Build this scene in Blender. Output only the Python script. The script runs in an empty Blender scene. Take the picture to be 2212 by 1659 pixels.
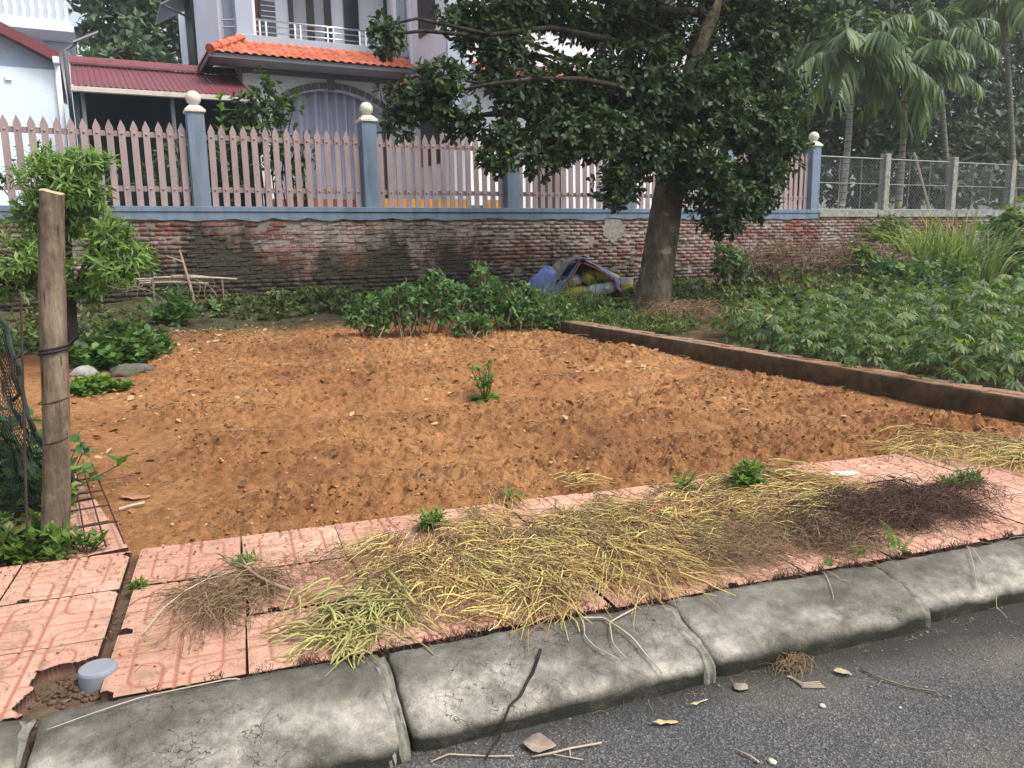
import bpy, math, random
import numpy as np
from mathutils import Matrix, Vector
random.seed(7); RNG = np.random.default_rng(7)
R = math.radians
SC = bpy.context.scene
COL = SC.collection

# ------------------------------------------------------------------ camera
CAM = np.array([0., 0., 1.45]); F = 1720.; IW = 2212.; IH = 1659.
def cam_axes(p=10.0, r=1.0, y=27.1):
    p, r, y = R(p), R(r), R(y)
    fwd = np.array([math.sin(y)*math.cos(p), math.cos(y)*math.cos(p), -math.sin(p)])
    right = np.array([math.cos(y), -math.sin(y), 0.]); up = np.cross(right, fwd)
    return (np.array([math.cos(r)*right-math.sin(r)*up, math.cos(r)*up+math.sin(r)*right, fwd]))
AX = cam_axes()
cd = bpy.data.cameras.new('camera'); co = bpy.data.objects.new('camera', cd); COL.objects.link(co)
cd.sensor_width = 36; cd.lens = 36*F/IW; cd.clip_end = 3000; cd.clip_start = .05
co.matrix_world = Matrix(((AX[0][0], AX[1][0], -AX[2][0], CAM[0]), (AX[0][1], AX[1][1], -AX[2][1], CAM[1]),
                          (AX[0][2], AX[1][2], -AX[2][2], CAM[2]), (0, 0, 0, 1)))
SC.camera = co
SC.render.resolution_x = 1024; SC.render.resolution_y = 768
# ------------------------------------------------------------------ light
SUN_DIR = Vector((.45, -.62, 1.15)).normalized()
w = bpy.data.worlds.new('World'); SC.world = w; w.use_nodes = True
wn = w.node_tree
sky = wn.nodes.new('ShaderNodeTexSky'); sky.sky_type = 'NISHITA'; sky.sun_disc = False
sky.sun_elevation = math.asin(SUN_DIR.z); sky.sun_rotation = math.atan2(SUN_DIR.x, SUN_DIR.y)
sky.air_density = 1.3; sky.dust_density = 5.0; sky.ozone_density = 1.0
hs = wn.nodes.new('ShaderNodeHueSaturation'); hs.inputs['Saturation'].default_value = .45
wn.links.new(sky.outputs[0], hs.inputs['Color'])
wn.links.new(hs.outputs[0], wn.nodes['Background'].inputs[0]); wn.nodes['Background'].inputs[1].default_value = .15
sl = bpy.data.lights.new('sun', 'SUN'); sl.energy = 1.5; sl.angle = R(14); sl.color = (1, .95, .86)
so = bpy.data.objects.new('sun', sl); COL.objects.link(so); so.location = (5, -5, 20)
so.rotation_euler = SUN_DIR.to_track_quat('Z', 'Y').to_euler()
SC.view_settings.view_transform = 'Standard'; SC.view_settings.look = 'None'
SC.view_settings.exposure = .78; SC.view_settings.gamma = 1

# ------------------------------------------------------------------ placement helpers (photo bearing -> world point)
def _ray(x, y): return AX.T @ np.array([(x-IW/2)/F, -(y-IH/2)/F, 1.])
def onz(x, y, z=0.):
    d = _ray(x, y); return CAM+(z-CAM[2])/d[2]*d
def ony(x, y, Y):
    d = _ray(x, y); return CAM+(Y-CAM[1])/d[1]*d
def gz(y): return .1+.2*np.clip((np.asarray(y, float)-3.8)/10, 0, 1.1)
def gp(x, y):
    z = .15
    for i in range(20):
        p = onz(x, y, z); z = float(gz(p[1]))
    return p
RA = R(-8.2); UU = np.array([math.cos(RA), math.sin(RA)]); VV = np.array([-math.sin(RA), math.cos(RA)])
def uv(u, v, z=0.):
    q = u*UU+v*VV; return np.array([q[0], q[1], z])

# ------------------------------------------------------------------ value noise
class Noise:
    def __init__(s, seed): s.t = np.random.default_rng(seed).random((256, 256))
    def __call__(s, x, y):
        x = np.asarray(x, float); y = np.asarray(y, float)
        i = np.floor(x).astype(int); j = np.floor(y).astype(int); a = x-i; b = y-j
        a = a*a*(3-2*a); b = b*b*(3-2*b); t = s.t; i0 = i % 256; i1 = (i+1) % 256; j0 = j % 256; j1 = (j+1) % 256
        return (t[i0, j0]*(1-a)+t[i1, j0]*a)*(1-b)+(t[i0, j1]*(1-a)+t[i1, j1]*a)*b
    def fbm(s, x, y, o=4, g=.5):
        r = 0; k = 1; n = 0
        for q in range(o):
            r = r+k*s(x*2**q+17.3*q, y*2**q+9.1*q); n += k; k *= g
        return r/n
NZ = Noise(3); NZ2 = Noise(11)

# ------------------------------------------------------------------ materials
class G:
    def __init__(s, name, rough=.8, spec=.3):
        s.m = bpy.data.materials.new(name); s.m.use_nodes = True; s.nt = s.m.node_tree
        s.b = s.nt.nodes['Principled BSDF']; s.out = s.nt.nodes['Material Output']
        s.b.inputs['Roughness'].default_value = rough; s.b.inputs['Specular IOR Level'].default_value = spec
        s._pos = None; s._geo = None
    def put(s, sock, v):
        if isinstance(v, bpy.types.NodeSocket): s.nt.links.new(v, sock)
        elif isinstance(v, (tuple, list)):
            try: sock.default_value = tuple(v)
            except Exception: sock.default_value = tuple(v)+(1,)
        else: sock.default_value = v
    def n(s, t, ins=None, **pr):
        n = s.nt.nodes.new(t)
        for k, v in pr.items(): setattr(n, k, v)
        for k, v in (ins or {}).items(): s.put(n.inputs[k], v)
        return n
    @property
    def geo(s):
        if not s._geo: s._geo = s.n('ShaderNodeNewGeometry')
        return s._geo
    @property
    def pos(s): return s.geo.outputs['Position']
    @property
    def obj(s): return s.n('ShaderNodeTexCoord').outputs['Object']
    def scale(s, v, sc): return s.n('ShaderNodeVectorMath', {0: v, 1: sc}, operation='MULTIPLY').outputs[0]
    def noise(s, sc, det=4, rough=.55, vec=None, dist=0):
        return s.n('ShaderNodeTexNoise', {'Vector': vec or s.pos, 'Scale': sc, 'Detail': det, 'Roughness': rough, 'Distortion': dist}).outputs[0]
    def voro(s, sc, vec=None, out='Distance', feature='F1'):
        return s.n('ShaderNodeTexVoronoi', {'Vector': vec or s.pos, 'Scale': sc}, feature=feature).outputs[out]
    def ramp(s, f, stops, interp='LINEAR'):
        r = s.n('ShaderNodeValToRGB', {0: f}); r.color_ramp.interpolation = interp
        e = r.color_ramp.elements
        while len(e) < len(stops): e.new(.5)
        for k, (p, c) in enumerate(stops):
            e[k].position = p; e[k].color = tuple(c)+(1,) if isinstance(c, (tuple, list)) else (c, c, c, 1)
        return r.outputs[0]
    def mix(s, f, a, b, mode='MIX'):
        m = s.n('ShaderNodeMix', {0: f, 6: a, 7: b}, data_type='RGBA', blend_type=mode); return m.outputs[2]
    def math(s, op, a, b=0.):
        return s.n('ShaderNodeMath', {0: a, 1: b}, operation=op).outputs[0]
    def xyz(s, v=None): return s.n('ShaderNodeSeparateXYZ', {0: v or s.pos}).outputs
    def bump(s, h, st=.5, d=.01):
        s.put(s.b.inputs['Normal'], s.n('ShaderNodeBump', {'Height': h, 'Strength': st, 'Distance': d}).outputs[0]); return s
    def col(s, c): s.put(s.b.inputs['Base Color'], c); return s
    def rnd(s):
        o = s.n('ShaderNodeObjectInfo').outputs['Random']
        return s.math('FRACT', s.math('ADD', s.math('MULTIPLY', s.geo.outputs['Random Per Island'], 7.31), o))

def plain(name, c, rough=.7, var=.12, sc=6., bump=.0, bsc=60., spec=.3, metal=0.):
    g = G(name, rough, spec); c = np.array(c)
    g.col(g.ramp(g.noise(sc, 5), [(.3, tuple(c*(1-var))), (.7, tuple(np.minimum(c*(1+var), 1)))]))
    if bump: g.bump(g.noise(bsc, 4), bump, .01)
    g.b.inputs['Metallic'].default_value = metal
    return g.m
def leafmat(name, stops, rough=.5, trans=.3, spec=.35, patch=.0):
    g = G(name, rough, spec)
    f = g.rnd()
    c = g.ramp(f, stops)
    c = g.mix(.55, c, g.ramp(g.noise(2.2, 3), [(.3, (.62, .66, .62)), (.7, (1.25, 1.2, 1.1))]), 'MULTIPLY')
    g.col(c)
    t = g.n('ShaderNodeBsdfTranslucent', {'Color': g.mix(1., c, (1.5, 1.6, .7), 'MULTIPLY')})
    mx = g.n('ShaderNodeMixShader', {0: trans, 1: g.b.outputs[0], 2: t.outputs[0]})
    g.nt.links.new(mx.outputs[0], g.out.inputs[0])
    return g.m
M = {}

# ------------------------------------------------------------------ mesh helpers
def tag(o, label=None, cat=None, group=None, kind=None):
    for k, v in (('label', label), ('category', cat), ('group', group), ('kind', kind)):
        if v: o[k] = v
    return o
def empty(name, loc, label=None, cat=None, group=None, kind=None, rz=0.):
    o = bpy.data.objects.new(name, None); COL.objects.link(o); o.location = tuple(loc); o.rotation_euler = (0, 0, rz); o.empty_display_size = .1
    return tag(o, label, cat, group, kind)
def link(name, me, mat=None, parent=None, loc=(0, 0, 0), smooth=False, rot=None):
    o = bpy.data.objects.new(name, me); COL.objects.link(o)
    if mat is not None and not me.materials: me.materials.append(mat)
    if parent:
        o.parent = parent
    o.location = tuple(loc)
    if rot is not None: o.rotation_euler = rot
    if smooth and len(me.polygons): me.polygons.foreach_set('use_smooth', np.ones(len(me.polygons), bool))
    return o
def mesh_np(name, V, Fc):
    V = np.ascontiguousarray(V, dtype=np.float32); Fc = np.ascontiguousarray(Fc, dtype=np.int32)
    me = bpy.data.meshes.new(name); n, k = Fc.shape
    me.vertices.add(len(V)); me.vertices.foreach_set('co', V.ravel())
    me.loops.add(n*k); me.loops.foreach_set('vertex_index', Fc.ravel())
    me.polygons.add(n); me.polygons.foreach_set('loop_start', np.arange(0, n*k, k, dtype=np.int32))
    me.polygons.foreach_set('loop_total', np.full(n, k, dtype=np.int32))
    me.update(calc_edges=True)
    return me
def rel(V, parent):
    return np.asarray(V, float)-np.array(parent.location) if parent else np.asarray(V, float)
def npobj(name, V, Fc, mat, parent=None, smooth=False, **kw):
    """world-space vertices; stored relative to the parent's base (parents carry no rotation here)"""
    o = link(name, mesh_np(name, rel(V, parent), Fc), mat, parent, smooth=smooth)
    tag(o, **kw); return o
class MB:
    def __init__(s): s.v = []; s.f = []
    def add(s, V, Fc):
        b = len(s.v); s.v += [tuple(map(float, p)) for p in V]; s.f += [tuple(int(i)+b for i in q) for q in Fc]; return s
    def box(s, x0, x1, y0, y1, z0, z1):
        return s.add([(x0, y0, z0), (x1, y0, z0), (x1, y1, z0), (x0, y1, z0), (x0, y0, z1), (x1, y0, z1), (x1, y1, z1), (x0, y1, z1)],
                     [(0, 3, 2, 1), (4, 5, 6, 7), (0, 1, 5, 4), (1, 2, 6, 5), (2, 3, 7, 6), (3, 0, 4, 7)])
    def tube(s, pts, rad, k=8, cap=True):
        pts = np.asarray(pts, float); n = len(pts); rad = np.broadcast_to(np.asarray(rad, float), (n,))
        T = np.gradient(pts, axis=0); T /= np.linalg.norm(T, axis=1)[:, None]+1e-9
        up = np.array([0, 0, 1.]) if abs(T[0][2]) < .9 else np.array([1., 0, 0])
        V = []
        for i in range(n):
            a = np.cross(T[i], up); a /= np.linalg.norm(a)+1e-9; b = np.cross(a, T[i]); up = b
            for j in range(k):
                t = 2*math.pi*j/k; V.append(pts[i]+rad[i]*(math.cos(t)*a+math.sin(t)*b))
        Fc = [(i*k+j, i*k+(j+1) % k, (i+1)*k+(j+1) % k, (i+1)*k+j) for i in range(n-1) for j in range(k)]
        if cap: Fc += [tuple(range(k-1, -1, -1)), tuple((n-1)*k+j for j in range(k))]
        return s.add(V, Fc)
    def lathe(s, prof, c=(0, 0, 0), k=20):
        V = [(c[0]+r*math.cos(2*math.pi*j/k), c[1]+r*math.sin(2*math.pi*j/k), c[2]+z) for r, z in prof for j in range(k)]
        n = len(prof)
        Fc = [(i*k+j, i*k+(j+1) % k, (i+1)*k+(j+1) % k, (i+1)*k+j) for i in range(n-1) for j in range(k)]
        Fc += [tuple(range(k-1, -1, -1)), tuple((n-1)*k+j for j in range(k))]
        return s.add(V, Fc)
    def prism(s, poly, y0, y1, axis='y'):
        """polygon in (x,z) extruded along y, or in (y,z) along x"""
        n = len(poly)
        if axis == 'y': V = [(a, y0, b) for a, b in poly]+[(a, y1, b) for a, b in poly]
        elif axis == 'x': V = [(y0, a, b) for a, b in poly]+[(y1, a, b) for a, b in poly]
        else: V = [(a, b, y0) for a, b in poly]+[(a, b, y1) for a, b in poly]
        return s.add(V, [tuple(range(n)), tuple(range(2*n-1, n-1, -1))]+[(i, (i+n), (i+1) % n+n, (i+1) % n) for i in range(n)])
    def mesh(s, name, parent=None):
        me = bpy.data.meshes.new(name); me.from_pydata([tuple(p) for p in rel(s.v, parent)], [], s.f); me.update()
        return me
    def build(s, name, mat, parent=None, smooth=False, bevel=0., fix=True, **kw):
        me = s.mesh(name, parent)
        if fix:
            import bmesh
            bm = bmesh.new(); bm.from_mesh(me); bmesh.ops.recalc_face_normals(bm, faces=bm.faces); bm.to_mesh(me); bm.free()
        o = link(name, me, mat, parent, smooth=smooth)
        if bevel:
            b = o.modifiers.new('bevel', 'BEVEL'); b.width = bevel; b.segments = 2; b.limit_method = 'ANGLE'
        return tag(o, **kw)

def tubes(P, r, k=3):
    """P (N,S,3) polylines, r (N,S) radii -> verts, quads"""
    N, S, _ = P.shape
    T = np.gradient(P, axis=1); T /= np.linalg.norm(T, axis=2, keepdims=True)+1e-9
    up = np.where(np.abs(T[..., 2:3]) < .9, np.array([0, 0, 1.]), np.array([1., 0, 0]))
    a = np.cross(T, up); a /= np.linalg.norm(a, axis=2, keepdims=True)+1e-9; b = np.cross(a, T)
    th = np.arange(k)*2*math.pi/k
    V = P[:, :, None, :]+r[:, :, None, None]*(np.cos(th)[None, None, :, None]*a[:, :, None, :]+np.sin(th)[None, None, :, None]*b[:, :, None, :])
    base = (np.arange(N)*S*k)[:, None, None]; i = np.arange(S-1)[None, :, None]; j = np.arange(k)[None, None, :]; j2 = (j+1) % k
    Fc = np.stack([base+i*k+j, base+i*k+j2, base+(i+1)*k+j2, base+(i+1)*k+j], -1).reshape(-1, 4)
    return V.reshape(-1, 3), Fc
def norm(v): return v/(np.linalg.norm(v, axis=-1, keepdims=True)+1e-9)
def rdirs(n, rng=RNG): return norm(rng.normal(size=(n, 3)))
# leaf templates: stem at origin, axis +y, upper side +z, triangles
def _leaf(w, prof, fold=.18, droop=.25):
    """prof: list of (t, halfwidth fraction)"""
    V = [(0, 0, 0)]; mid = [0]; L = []; Rr = []
    for t, h in prof:
        z = -droop*t*t
        mid.append(len(V)); V.append((0, t, z))
        L.append(len(V)); V.append((-w*h, t, z+fold*w*h)); Rr.append(len(V)); V.append((w*h, t, z+fold*w*h))
    tip = len(V); V.append((0, 1, -droop))
    Fc = [(0, Rr[0], mid[1]), (0, mid[1], L[0])]
    for i in range(len(prof)-1):
        a, b = mid[i+1], mid[i+2]
        Fc += [(a, Rr[i], Rr[i+1]), (a, Rr[i+1], b), (a, L[i+1], L[i]), (a, b, L[i+1])]
    a = mid[-1]; Fc += [(a, Rr[-1], tip), (a, tip, L[-1])]
    return np.array(V, float), np.array(Fc)
OBOV = _leaf(.24, [(.3, .5), (.68, 1.)], droop=.18)
ROUND = _leaf(.36, [(.25, .8), (.62, 1.)], droop=.2)
LANC = _leaf(.11, [(.45, 1.)], droop=.3)
OVAL = _leaf(.26, [(.45, 1.)], droop=.2)
def merge(parts):
    V = []; Fc = []; b = 0
    for v, f in parts:
        V.append(v); Fc.append(np.asarray(f)+b); b += len(v)
    return np.concatenate(V), np.concatenate(Fc)
def palmate(n=7):
    parts = []
    for i in range(n):
        a = (i-(n-1)/2)*R(205/n); l = 1-.35*abs(i-(n-1)/2)/((n-1)/2)
        v, f = _leaf(.13, [(.35, .7), (.65, 1.)], droop=.3); v = v*l
        c, s_ = math.cos(a), math.sin(a); parts.append((v@np.array([[c, -s_, 0], [s_, c, 0], [0, 0, 1]]), f))
    return merge(parts)
PALM7 = palmate()
def frames(d, up, jit=.3, rng=RNG):
    d = norm(d); u = up+rng.normal(size=d.shape)*jit
    z = norm(u-(u*d).sum(-1, keepdims=True)*d); x = np.cross(d, z)
    return np.stack([x, d, z], axis=-1)          # columns
def scatter(tpl, pos, Rm, size):
    V0, F0 = tpl; N = len(pos)
    V = np.einsum('nij,kj->nki', Rm, V0)*np.asarray(size).reshape(-1, 1, 1)+pos[:, None, :]
    Fc = F0[None]+(np.arange(N)*len(V0))[:, None, None]
    return V.reshape(-1, 3), Fc.reshape(-1, 3)
def in_blob(c, r, n, rng=RNG, shell=.5):
    d = rdirs(n, rng); q = (shell+(1-shell)*rng.random((n, 1))**.6)*(1+.13*rng.normal(size=(n, 1)))
    return np.asarray(c)+d*q*np.asarray(r), d
def rosettes(pos, axis, k, size, tpl, spread=(.5, 1.3), rng=RNG, jit=.35, svar=.35):
    """k leaves around each twig end"""
    N = len(pos); axis = norm(axis); t = rdirs(N, rng); a = norm(np.cross(axis, t)); b = np.cross(axis, a)
    ph = (np.arange(k)[None, :]*2.4+rng.random((N, 1))*6.28+rng.normal(size=(N, k))*.25)
    el = spread[0]+(spread[1]-spread[0])*rng.random((N, k))
    d = np.cos(el)[..., None]*axis[:, None]+np.sin(el)[..., None]*(np.cos(ph)[..., None]*a[:, None]+np.sin(ph)[..., None]*b[:, None])
    d = d.reshape(-1, 3); p = np.repeat(pos, k, 0)+rng.normal(size=(N*k, 3))*size*.12
    up = np.repeat(axis, k, 0)+np.array([0, 0, .8])
    return scatter(tpl, p, frames(d, up, jit, rng), size*(1-svar/2+svar*rng.random(N*k)))
def bez(a, b, bend=(0, 0, 0), n=7):
    a, b = np.asarray(a, float), np.asarray(b, float); t = np.linspace(0, 1, n)[:, None]
    return a*(1-t)+b*t+np.asarray(bend)*4*t*(1-t)

# ------------------------------------------------------------------ surface materials
def m_soil():
    g = G('soil', .95, .15)
    a = g.ramp(g.noise(.8, 7, .66), [(.30, (.21, .096, .042)), (.45, (.325, .158, .068)), (.58, (.41, .212, .093)), (.72, (.48, .27, .125))])
    b = g.ramp(g.noise(14, 6, .65), [(.3, (.5, .46, .42)), (.62, (1.15, 1.1, 1.05))])
    c = g.mix(.8, a, b, 'MULTIPLY')
    sp = g.ramp(g.noise(85, 3, .6), [(.60, 0.), (.72, 1.)])
    c = g.mix(g.math('MULTIPLY', sp, .6), c, (.55, .36, .19))
    dk = g.ramp(g.noise(38, 4, .6), [(.33, 1.), (.42, 0.)])
    c = g.mix(g.math('MULTIPLY', dk, .6), c, (.085, .038, .018))
    damp = g.ramp(g.noise(2.6, 6, .7), [(.54, 0.), (.68, .45)]); c = g.mix(damp, c, (.18, .08, .036))
    # leaf mould and moss towards the foot of the old wall
    y = g.xyz()[1]
    far = g.ramp(g.math('ADD', g.math('MULTIPLY', y, 1/15), g.math('MULTIPLY', g.noise(1.6, 4), .16)), [(.82, 0.), (.90, 1.)])
    c = g.mix(far, c, g.ramp(g.noise(9, 4), [(.3, (.035, .04, .02)), (.55, (.10, .085, .05)), (.75, (.07, .1, .035))]))
    g.col(c); g.bump(g.mix(.5, g.noise(45, 6, .75), g.noise(130, 4, .7)), 1., .03); return g.m
def m_dirt(name, c1, c2, c3, sc=8):
    g = G(name, .95, .15); g.col(g.ramp(g.noise(sc, 6, .65), [(.3, c1), (.5, c2), (.72, c3)])); g.bump(g.noise(sc*6, 5, .7), .8, .015); return g.m
def m_asphalt():
    g = G('asphalt', .82, .35)
    v = g.voro(175, out='Color'); s = g.n('ShaderNodeSeparateColor', {0: v}).outputs[0]
    c = g.ramp(s, [(0, (.038, .038, .040)), (.55, (.068, .068, .070)), (.85, (.10, .10, .10)), (1., (.17, .168, .165))])
    c = g.mix(.6, c, g.ramp(g.noise(1.7, 5, .6), [(.3, (.6, .62, .68)), (.7, (1.4, 1.36, 1.28))]), 'MULTIPLY')
    dust = g.ramp(g.noise(.85, 5, .6, vec=g.n('ShaderNodeVectorMath', {0: g.pos, 1: (3.7, 1.2, 0)}, operation='ADD').outputs[0]), [(.47, 0.), (.68, .6)])
    c = g.mix(dust, c, (.155, .13, .10))
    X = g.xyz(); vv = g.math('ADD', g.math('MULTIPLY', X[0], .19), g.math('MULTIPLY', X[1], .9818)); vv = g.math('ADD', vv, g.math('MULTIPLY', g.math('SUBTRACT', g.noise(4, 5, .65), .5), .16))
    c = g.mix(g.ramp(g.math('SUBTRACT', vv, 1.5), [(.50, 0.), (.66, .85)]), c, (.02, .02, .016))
    g.col(c); g.bump(g.math('ADD', g.voro(175), g.noise(40, 3)), .7, .006); return g.m
def m_kerb():
    g = G('kerb_concrete', .9, .2)
    z = g.xyz()[2]
    n1 = g.noise(3.2, 6, .62); n2 = g.noise(22, 5, .65)
    c = g.ramp(n1, [(.3, (.10, .094, .08)), (.43, (.22, .208, .178)), (.53, (.38, .36, .31)), (.66, (.53, .50, .43))])
    c = g.mix(.7, c, g.ramp(n2, [(.3, (.45, .45, .42)), (.65, (1.25, 1.25, 1.22))]), 'MULTIPLY')
    spk = g.ramp(g.noise(120, 2), [(.62, 0.), (.72, 1.)]); c = g.mix(g.math('MULTIPLY', spk, .35), c, (.5, .48, .42))
    # black algae line along the foot where gutter water stands, and a crust along the top edge
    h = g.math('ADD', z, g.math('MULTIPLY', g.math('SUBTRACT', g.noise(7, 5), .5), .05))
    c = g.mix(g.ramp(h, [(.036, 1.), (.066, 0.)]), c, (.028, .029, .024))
    c = g.mix(g.math('MULTIPLY', g.ramp(h, [(.105, 0.), (.128, 1.)]), .6), c, (.085, .08, .065))
    pit = g.ramp(g.voro(55), [(.0, 1.), (.13, 0.)])
    c = g.mix(g.math('MULTIPLY', pit, g.ramp(g.noise(11, 2), [(.5, 0.), (.56, .9)])), c, (.04, .038, .03))
    blot = g.ramp(g.noise(1.7, 7, .72, vec=g.scale(g.pos, (1.5, 1.5, 3))), [(.51, 0.), (.64, .6)]); c = g.mix(blot, c, g.ramp(g.noise(70, 3), [(.35, (.05, .05, .042)), (.65, (.13, .125, .105))]))
    ck = g.ramp(g.voro(4.5, vec=g.n('ShaderNodeVectorMath', {0: g.pos, 1: g.n('ShaderNodeTexNoise', {'Vector': g.pos, 'Scale': 6., 'Detail': 4.}).outputs[1]}, operation='ADD').outputs[0], feature='DISTANCE_TO_EDGE'), [(.0, 1.), (.012, 0.)]); ck = g.math('MULTIPLY', ck, g.ramp(g.noise(1.3, 2), [(.52, 0.), (.56, .8)])); c = g.mix(ck, c, (.03, .028, .022))
    g.col(c); g.bump(g.math('SUBTRACT', g.math('ADD', g.noise(48, 6, .75), g.math('MULTIPLY', g.noise(170, 3, .7), .5)), g.math('ADD', g.math('MULTIPLY', pit, .5), ck)), .9, .016); return g.m
def m_tile():
    g = G('terrazzo_tile', .75, .3)
    at = g.n('ShaderNodeAttribute', attribute_name='groove').outputs['Fac']
    o = g.n('ShaderNodeObjectInfo').outputs['Random']
    base = g.ramp(o, [(0, (.47, .255, .195)), (.4, (.53, .305, .235)), (.75, (.60, .36, .27)), (1, (.50, .285, .225))])
    chips = g.ramp(g.voro(170, out='Color'), [(.0, (.8, .78, .78)), (.7, (1., 1., 1.)), (.93, (1.35, 1.5, 1.55))])
    c = g.mix(.6, base, chips, 'MULTIPLY')
    dirt = g.ramp(g.noise(4.2, 7, .7), [(.38, 0.), (.66, .8)])
    c = g.mix(dirt, c, (.33, .185, .115))
    c = g.mix(g.ramp(g.noise(11, 6, .68), [(.54, 0.), (.70, .65)]), c, (.17, .115, .085)); c = g.mix(g.ramp(g.noise(60, 3, .6), [(.60, 0.), (.70, .6)]), c, (.11, .065, .045))
    c = g.mix(g.math('MULTIPLY', at, .85), c, (.29, .105, .068))
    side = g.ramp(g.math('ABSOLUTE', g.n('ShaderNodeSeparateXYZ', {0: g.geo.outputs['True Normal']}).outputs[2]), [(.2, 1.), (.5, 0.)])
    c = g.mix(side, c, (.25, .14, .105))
    g.col(c); g.bump(g.noise(190, 3), .25, .004); return g.m
def m_brick(name='brick', c=((.115, .05, .04), (.17, .068, .052), (.25, .088, .058), (.155, .095, .08)), lime=.62, algae=1.):
    g = G(name, .92, .15)
    f = g.rnd(); P = g.pos; X = g.xyz()
    base = g.ramp(f, [(0, c[0]), (.35, c[1]), (.7, c[2]), (1, c[3])])
    base = g.mix(.6, base, g.ramp(g.noise(30, 4, .6), [(.3, (.6, .6, .6)), (.7, (1.25, 1.2, 1.2))]), 'MULTIPLY')
    # lime and render smeared over the face of the bricks
    lm = g.math('ADD', g.noise(1.1, 4, .6, vec=g.scale(P, (1, 1, 1.6))), g.math('MULTIPLY', g.noise(13, 5, .65), .55))
    base = g.mix(g.math('MULTIPLY', g.ramp(lm, [(.66, 0.), (.84, 1.)]), lime), base, g.ramp(g.noise(18, 4), [(.3, (.25, .235, .21)), (.7, (.44, .42, .39))]))
    # black algae running down in streaks, thicker low on the wall
    st = g.math('ADD', g.noise(.95, 5, .62, vec=g.scale(P, (1.15, 1, .42)), dist=.4), g.math('MULTIPLY', g.noise(6, 5, .68), .35))
    low = g.math('MULTIPLY', g.math('SUBTRACT', 1.30, X[2]), .24)
    rt = g.ramp(g.math('MULTIPLY', X[0], .1), [(.75, 0.), (1., .14)])
    base = g.mix(g.math('MULTIPLY', g.ramp(g.math('SUBTRACT', g.math('ADD', st, low), rt), [(.54, 0.), (.74, 1.)]), .93*algae), base, g.ramp(g.noise(20, 3), [(.3, (.018, .018, .014)), (.7, (.058, .055, .042))]))
    mo = g.math('ADD', g.noise(4, 5, .65), g.math('MULTIPLY', g.math('SUBTRACT', .8, X[2]), .25))
    base = g.mix(g.math('MULTIPLY', g.ramp(mo, [(.55, 0.), (.72, 1.)]), .65*algae), base, (.045, .055, .02))
    g.col(base); g.bump(g.noise(60, 5, .7), .8, .012); return g.m
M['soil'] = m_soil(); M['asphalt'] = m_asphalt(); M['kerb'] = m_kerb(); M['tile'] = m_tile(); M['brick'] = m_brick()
M['mortar'] = m_brick('old_mortar', ((.17, .145, .125), (.22, .19, .165), (.27, .24, .21), (.19, .165, .14)), lime=.5)
M['border_brick'] = m_brick('earthy_brick', ((.24, .135, .08), (.30, .175, .105), (.34, .21, .13), (.27, .16, .1)), lime=.2, algae=.15)
M['joint_dirt'] = m_dirt('joint_dirt', (.07, .045, .03), (.13, .085, .055), (.20, .135, .09), 18)
M['earth'] = m_dirt('garden_earth', (.03, .022, .012), (.075, .05, .026), (.11, .085, .04), 5)
M['far'] = m_dirt('far_ground', (.05, .055, .025), (.09, .08, .045), (.07, .09, .035), 1.2)
M['yard'] = m_dirt('yard_paving', (.16, .15, .14), (.22, .21, .2), (.28, .26, .24), 3)

# ------------------------------------------------------------------ the setting
MB().box(-500, 500, -400, 600, -.4, -.12).build('ground', M['far'], kind='structure')
def strip(name, v0, v1, z, mat, u0=-40, u1=60, z2=None):
    p = [uv(u0, v0, z), uv(u1, v0, z), uv(u1, v1, z), uv(u0, v1, z)]
    q = [np.array([a[0], a[1], -.11 if z2 is None else z2]) for a in p]
    return MB().add(p+q, [(0, 1, 2, 3), (7, 6, 5, 4), (0, 4, 5, 1), (1, 5, 6, 2), (2, 6, 7, 3), (3, 7, 4, 0)]).build(name, mat, kind='structure')
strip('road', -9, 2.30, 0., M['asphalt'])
PAVE = strip('pavement', 2.38, 3.80, .088, M['joint_dirt'])
MB().box(-60, 120, 15.12, 140, -.1, 2.0).build('yard_ground', M['yard'], kind='structure')

# tilled red soil: a height field from the paving to the foot of the brick wall
def yf(x): return (3.795-.1426*x)/.9898
def soil_h(x, y):
    fa = np.abs(y-(6.2-.01*x)); fb = np.abs(y-(4.52-.09*(x-2.5))); fc = np.abs(y-(7.5-.15*(x-.3))); fd = np.abs(y-(9.0-.1*x)); fe = np.abs(y-(5.35-.1*x))
    rough = np.ones_like(x)
    for d, wd, a in ((fa, .34, .92), (fb, .26, .75), (fc, .34, .8), (fd, .4, .6), (fe, .18, .35)):
        rough = rough*(1-a*np.exp(-(d/wd)**2*1.3))
    rough = rough*np.clip((y-yf(x))/.35+.25, .25, 1)*np.clip((6.0-x)/.5, .2, 1)*np.clip((x-.1)/.6+.2, .25, 1)
    n1 = NZ.fbm(x*1.7, y*1.7, 3); n2 = 1-np.abs(2*NZ2.fbm(x*7, y*7, 3)-1); n3 = NZ.fbm(x*24, y*24, 3, .6); n4 = NZ2.fbm(x*52, y*52, 2, .6)
    far = np.clip(1-(y-9)/5, .45, 1)
    h = gz(y)-.075+.095*rough+.10*(n1-.5)*rough+.105*(n2-.72)*rough*far+.10*(n3-.5)*(.05+.95*rough)*far+.055*(n4-.5)*(.08+.92*rough)*np.clip(1-(y-4)/5, .2, 1)
    h = h+.22*np.clip((y-12.4)/1.4, 0, 1)**2*(.6+.8*NZ(x*1.2, y))
    return np.where(y-yf(x) < .06, np.minimum(h, .112), h)
xs = np.linspace(-2.6, 6.12, 560); q = (np.exp(np.linspace(0, math.log(15.0/3.5), 520))*3.5-3.5)/11.5
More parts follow.
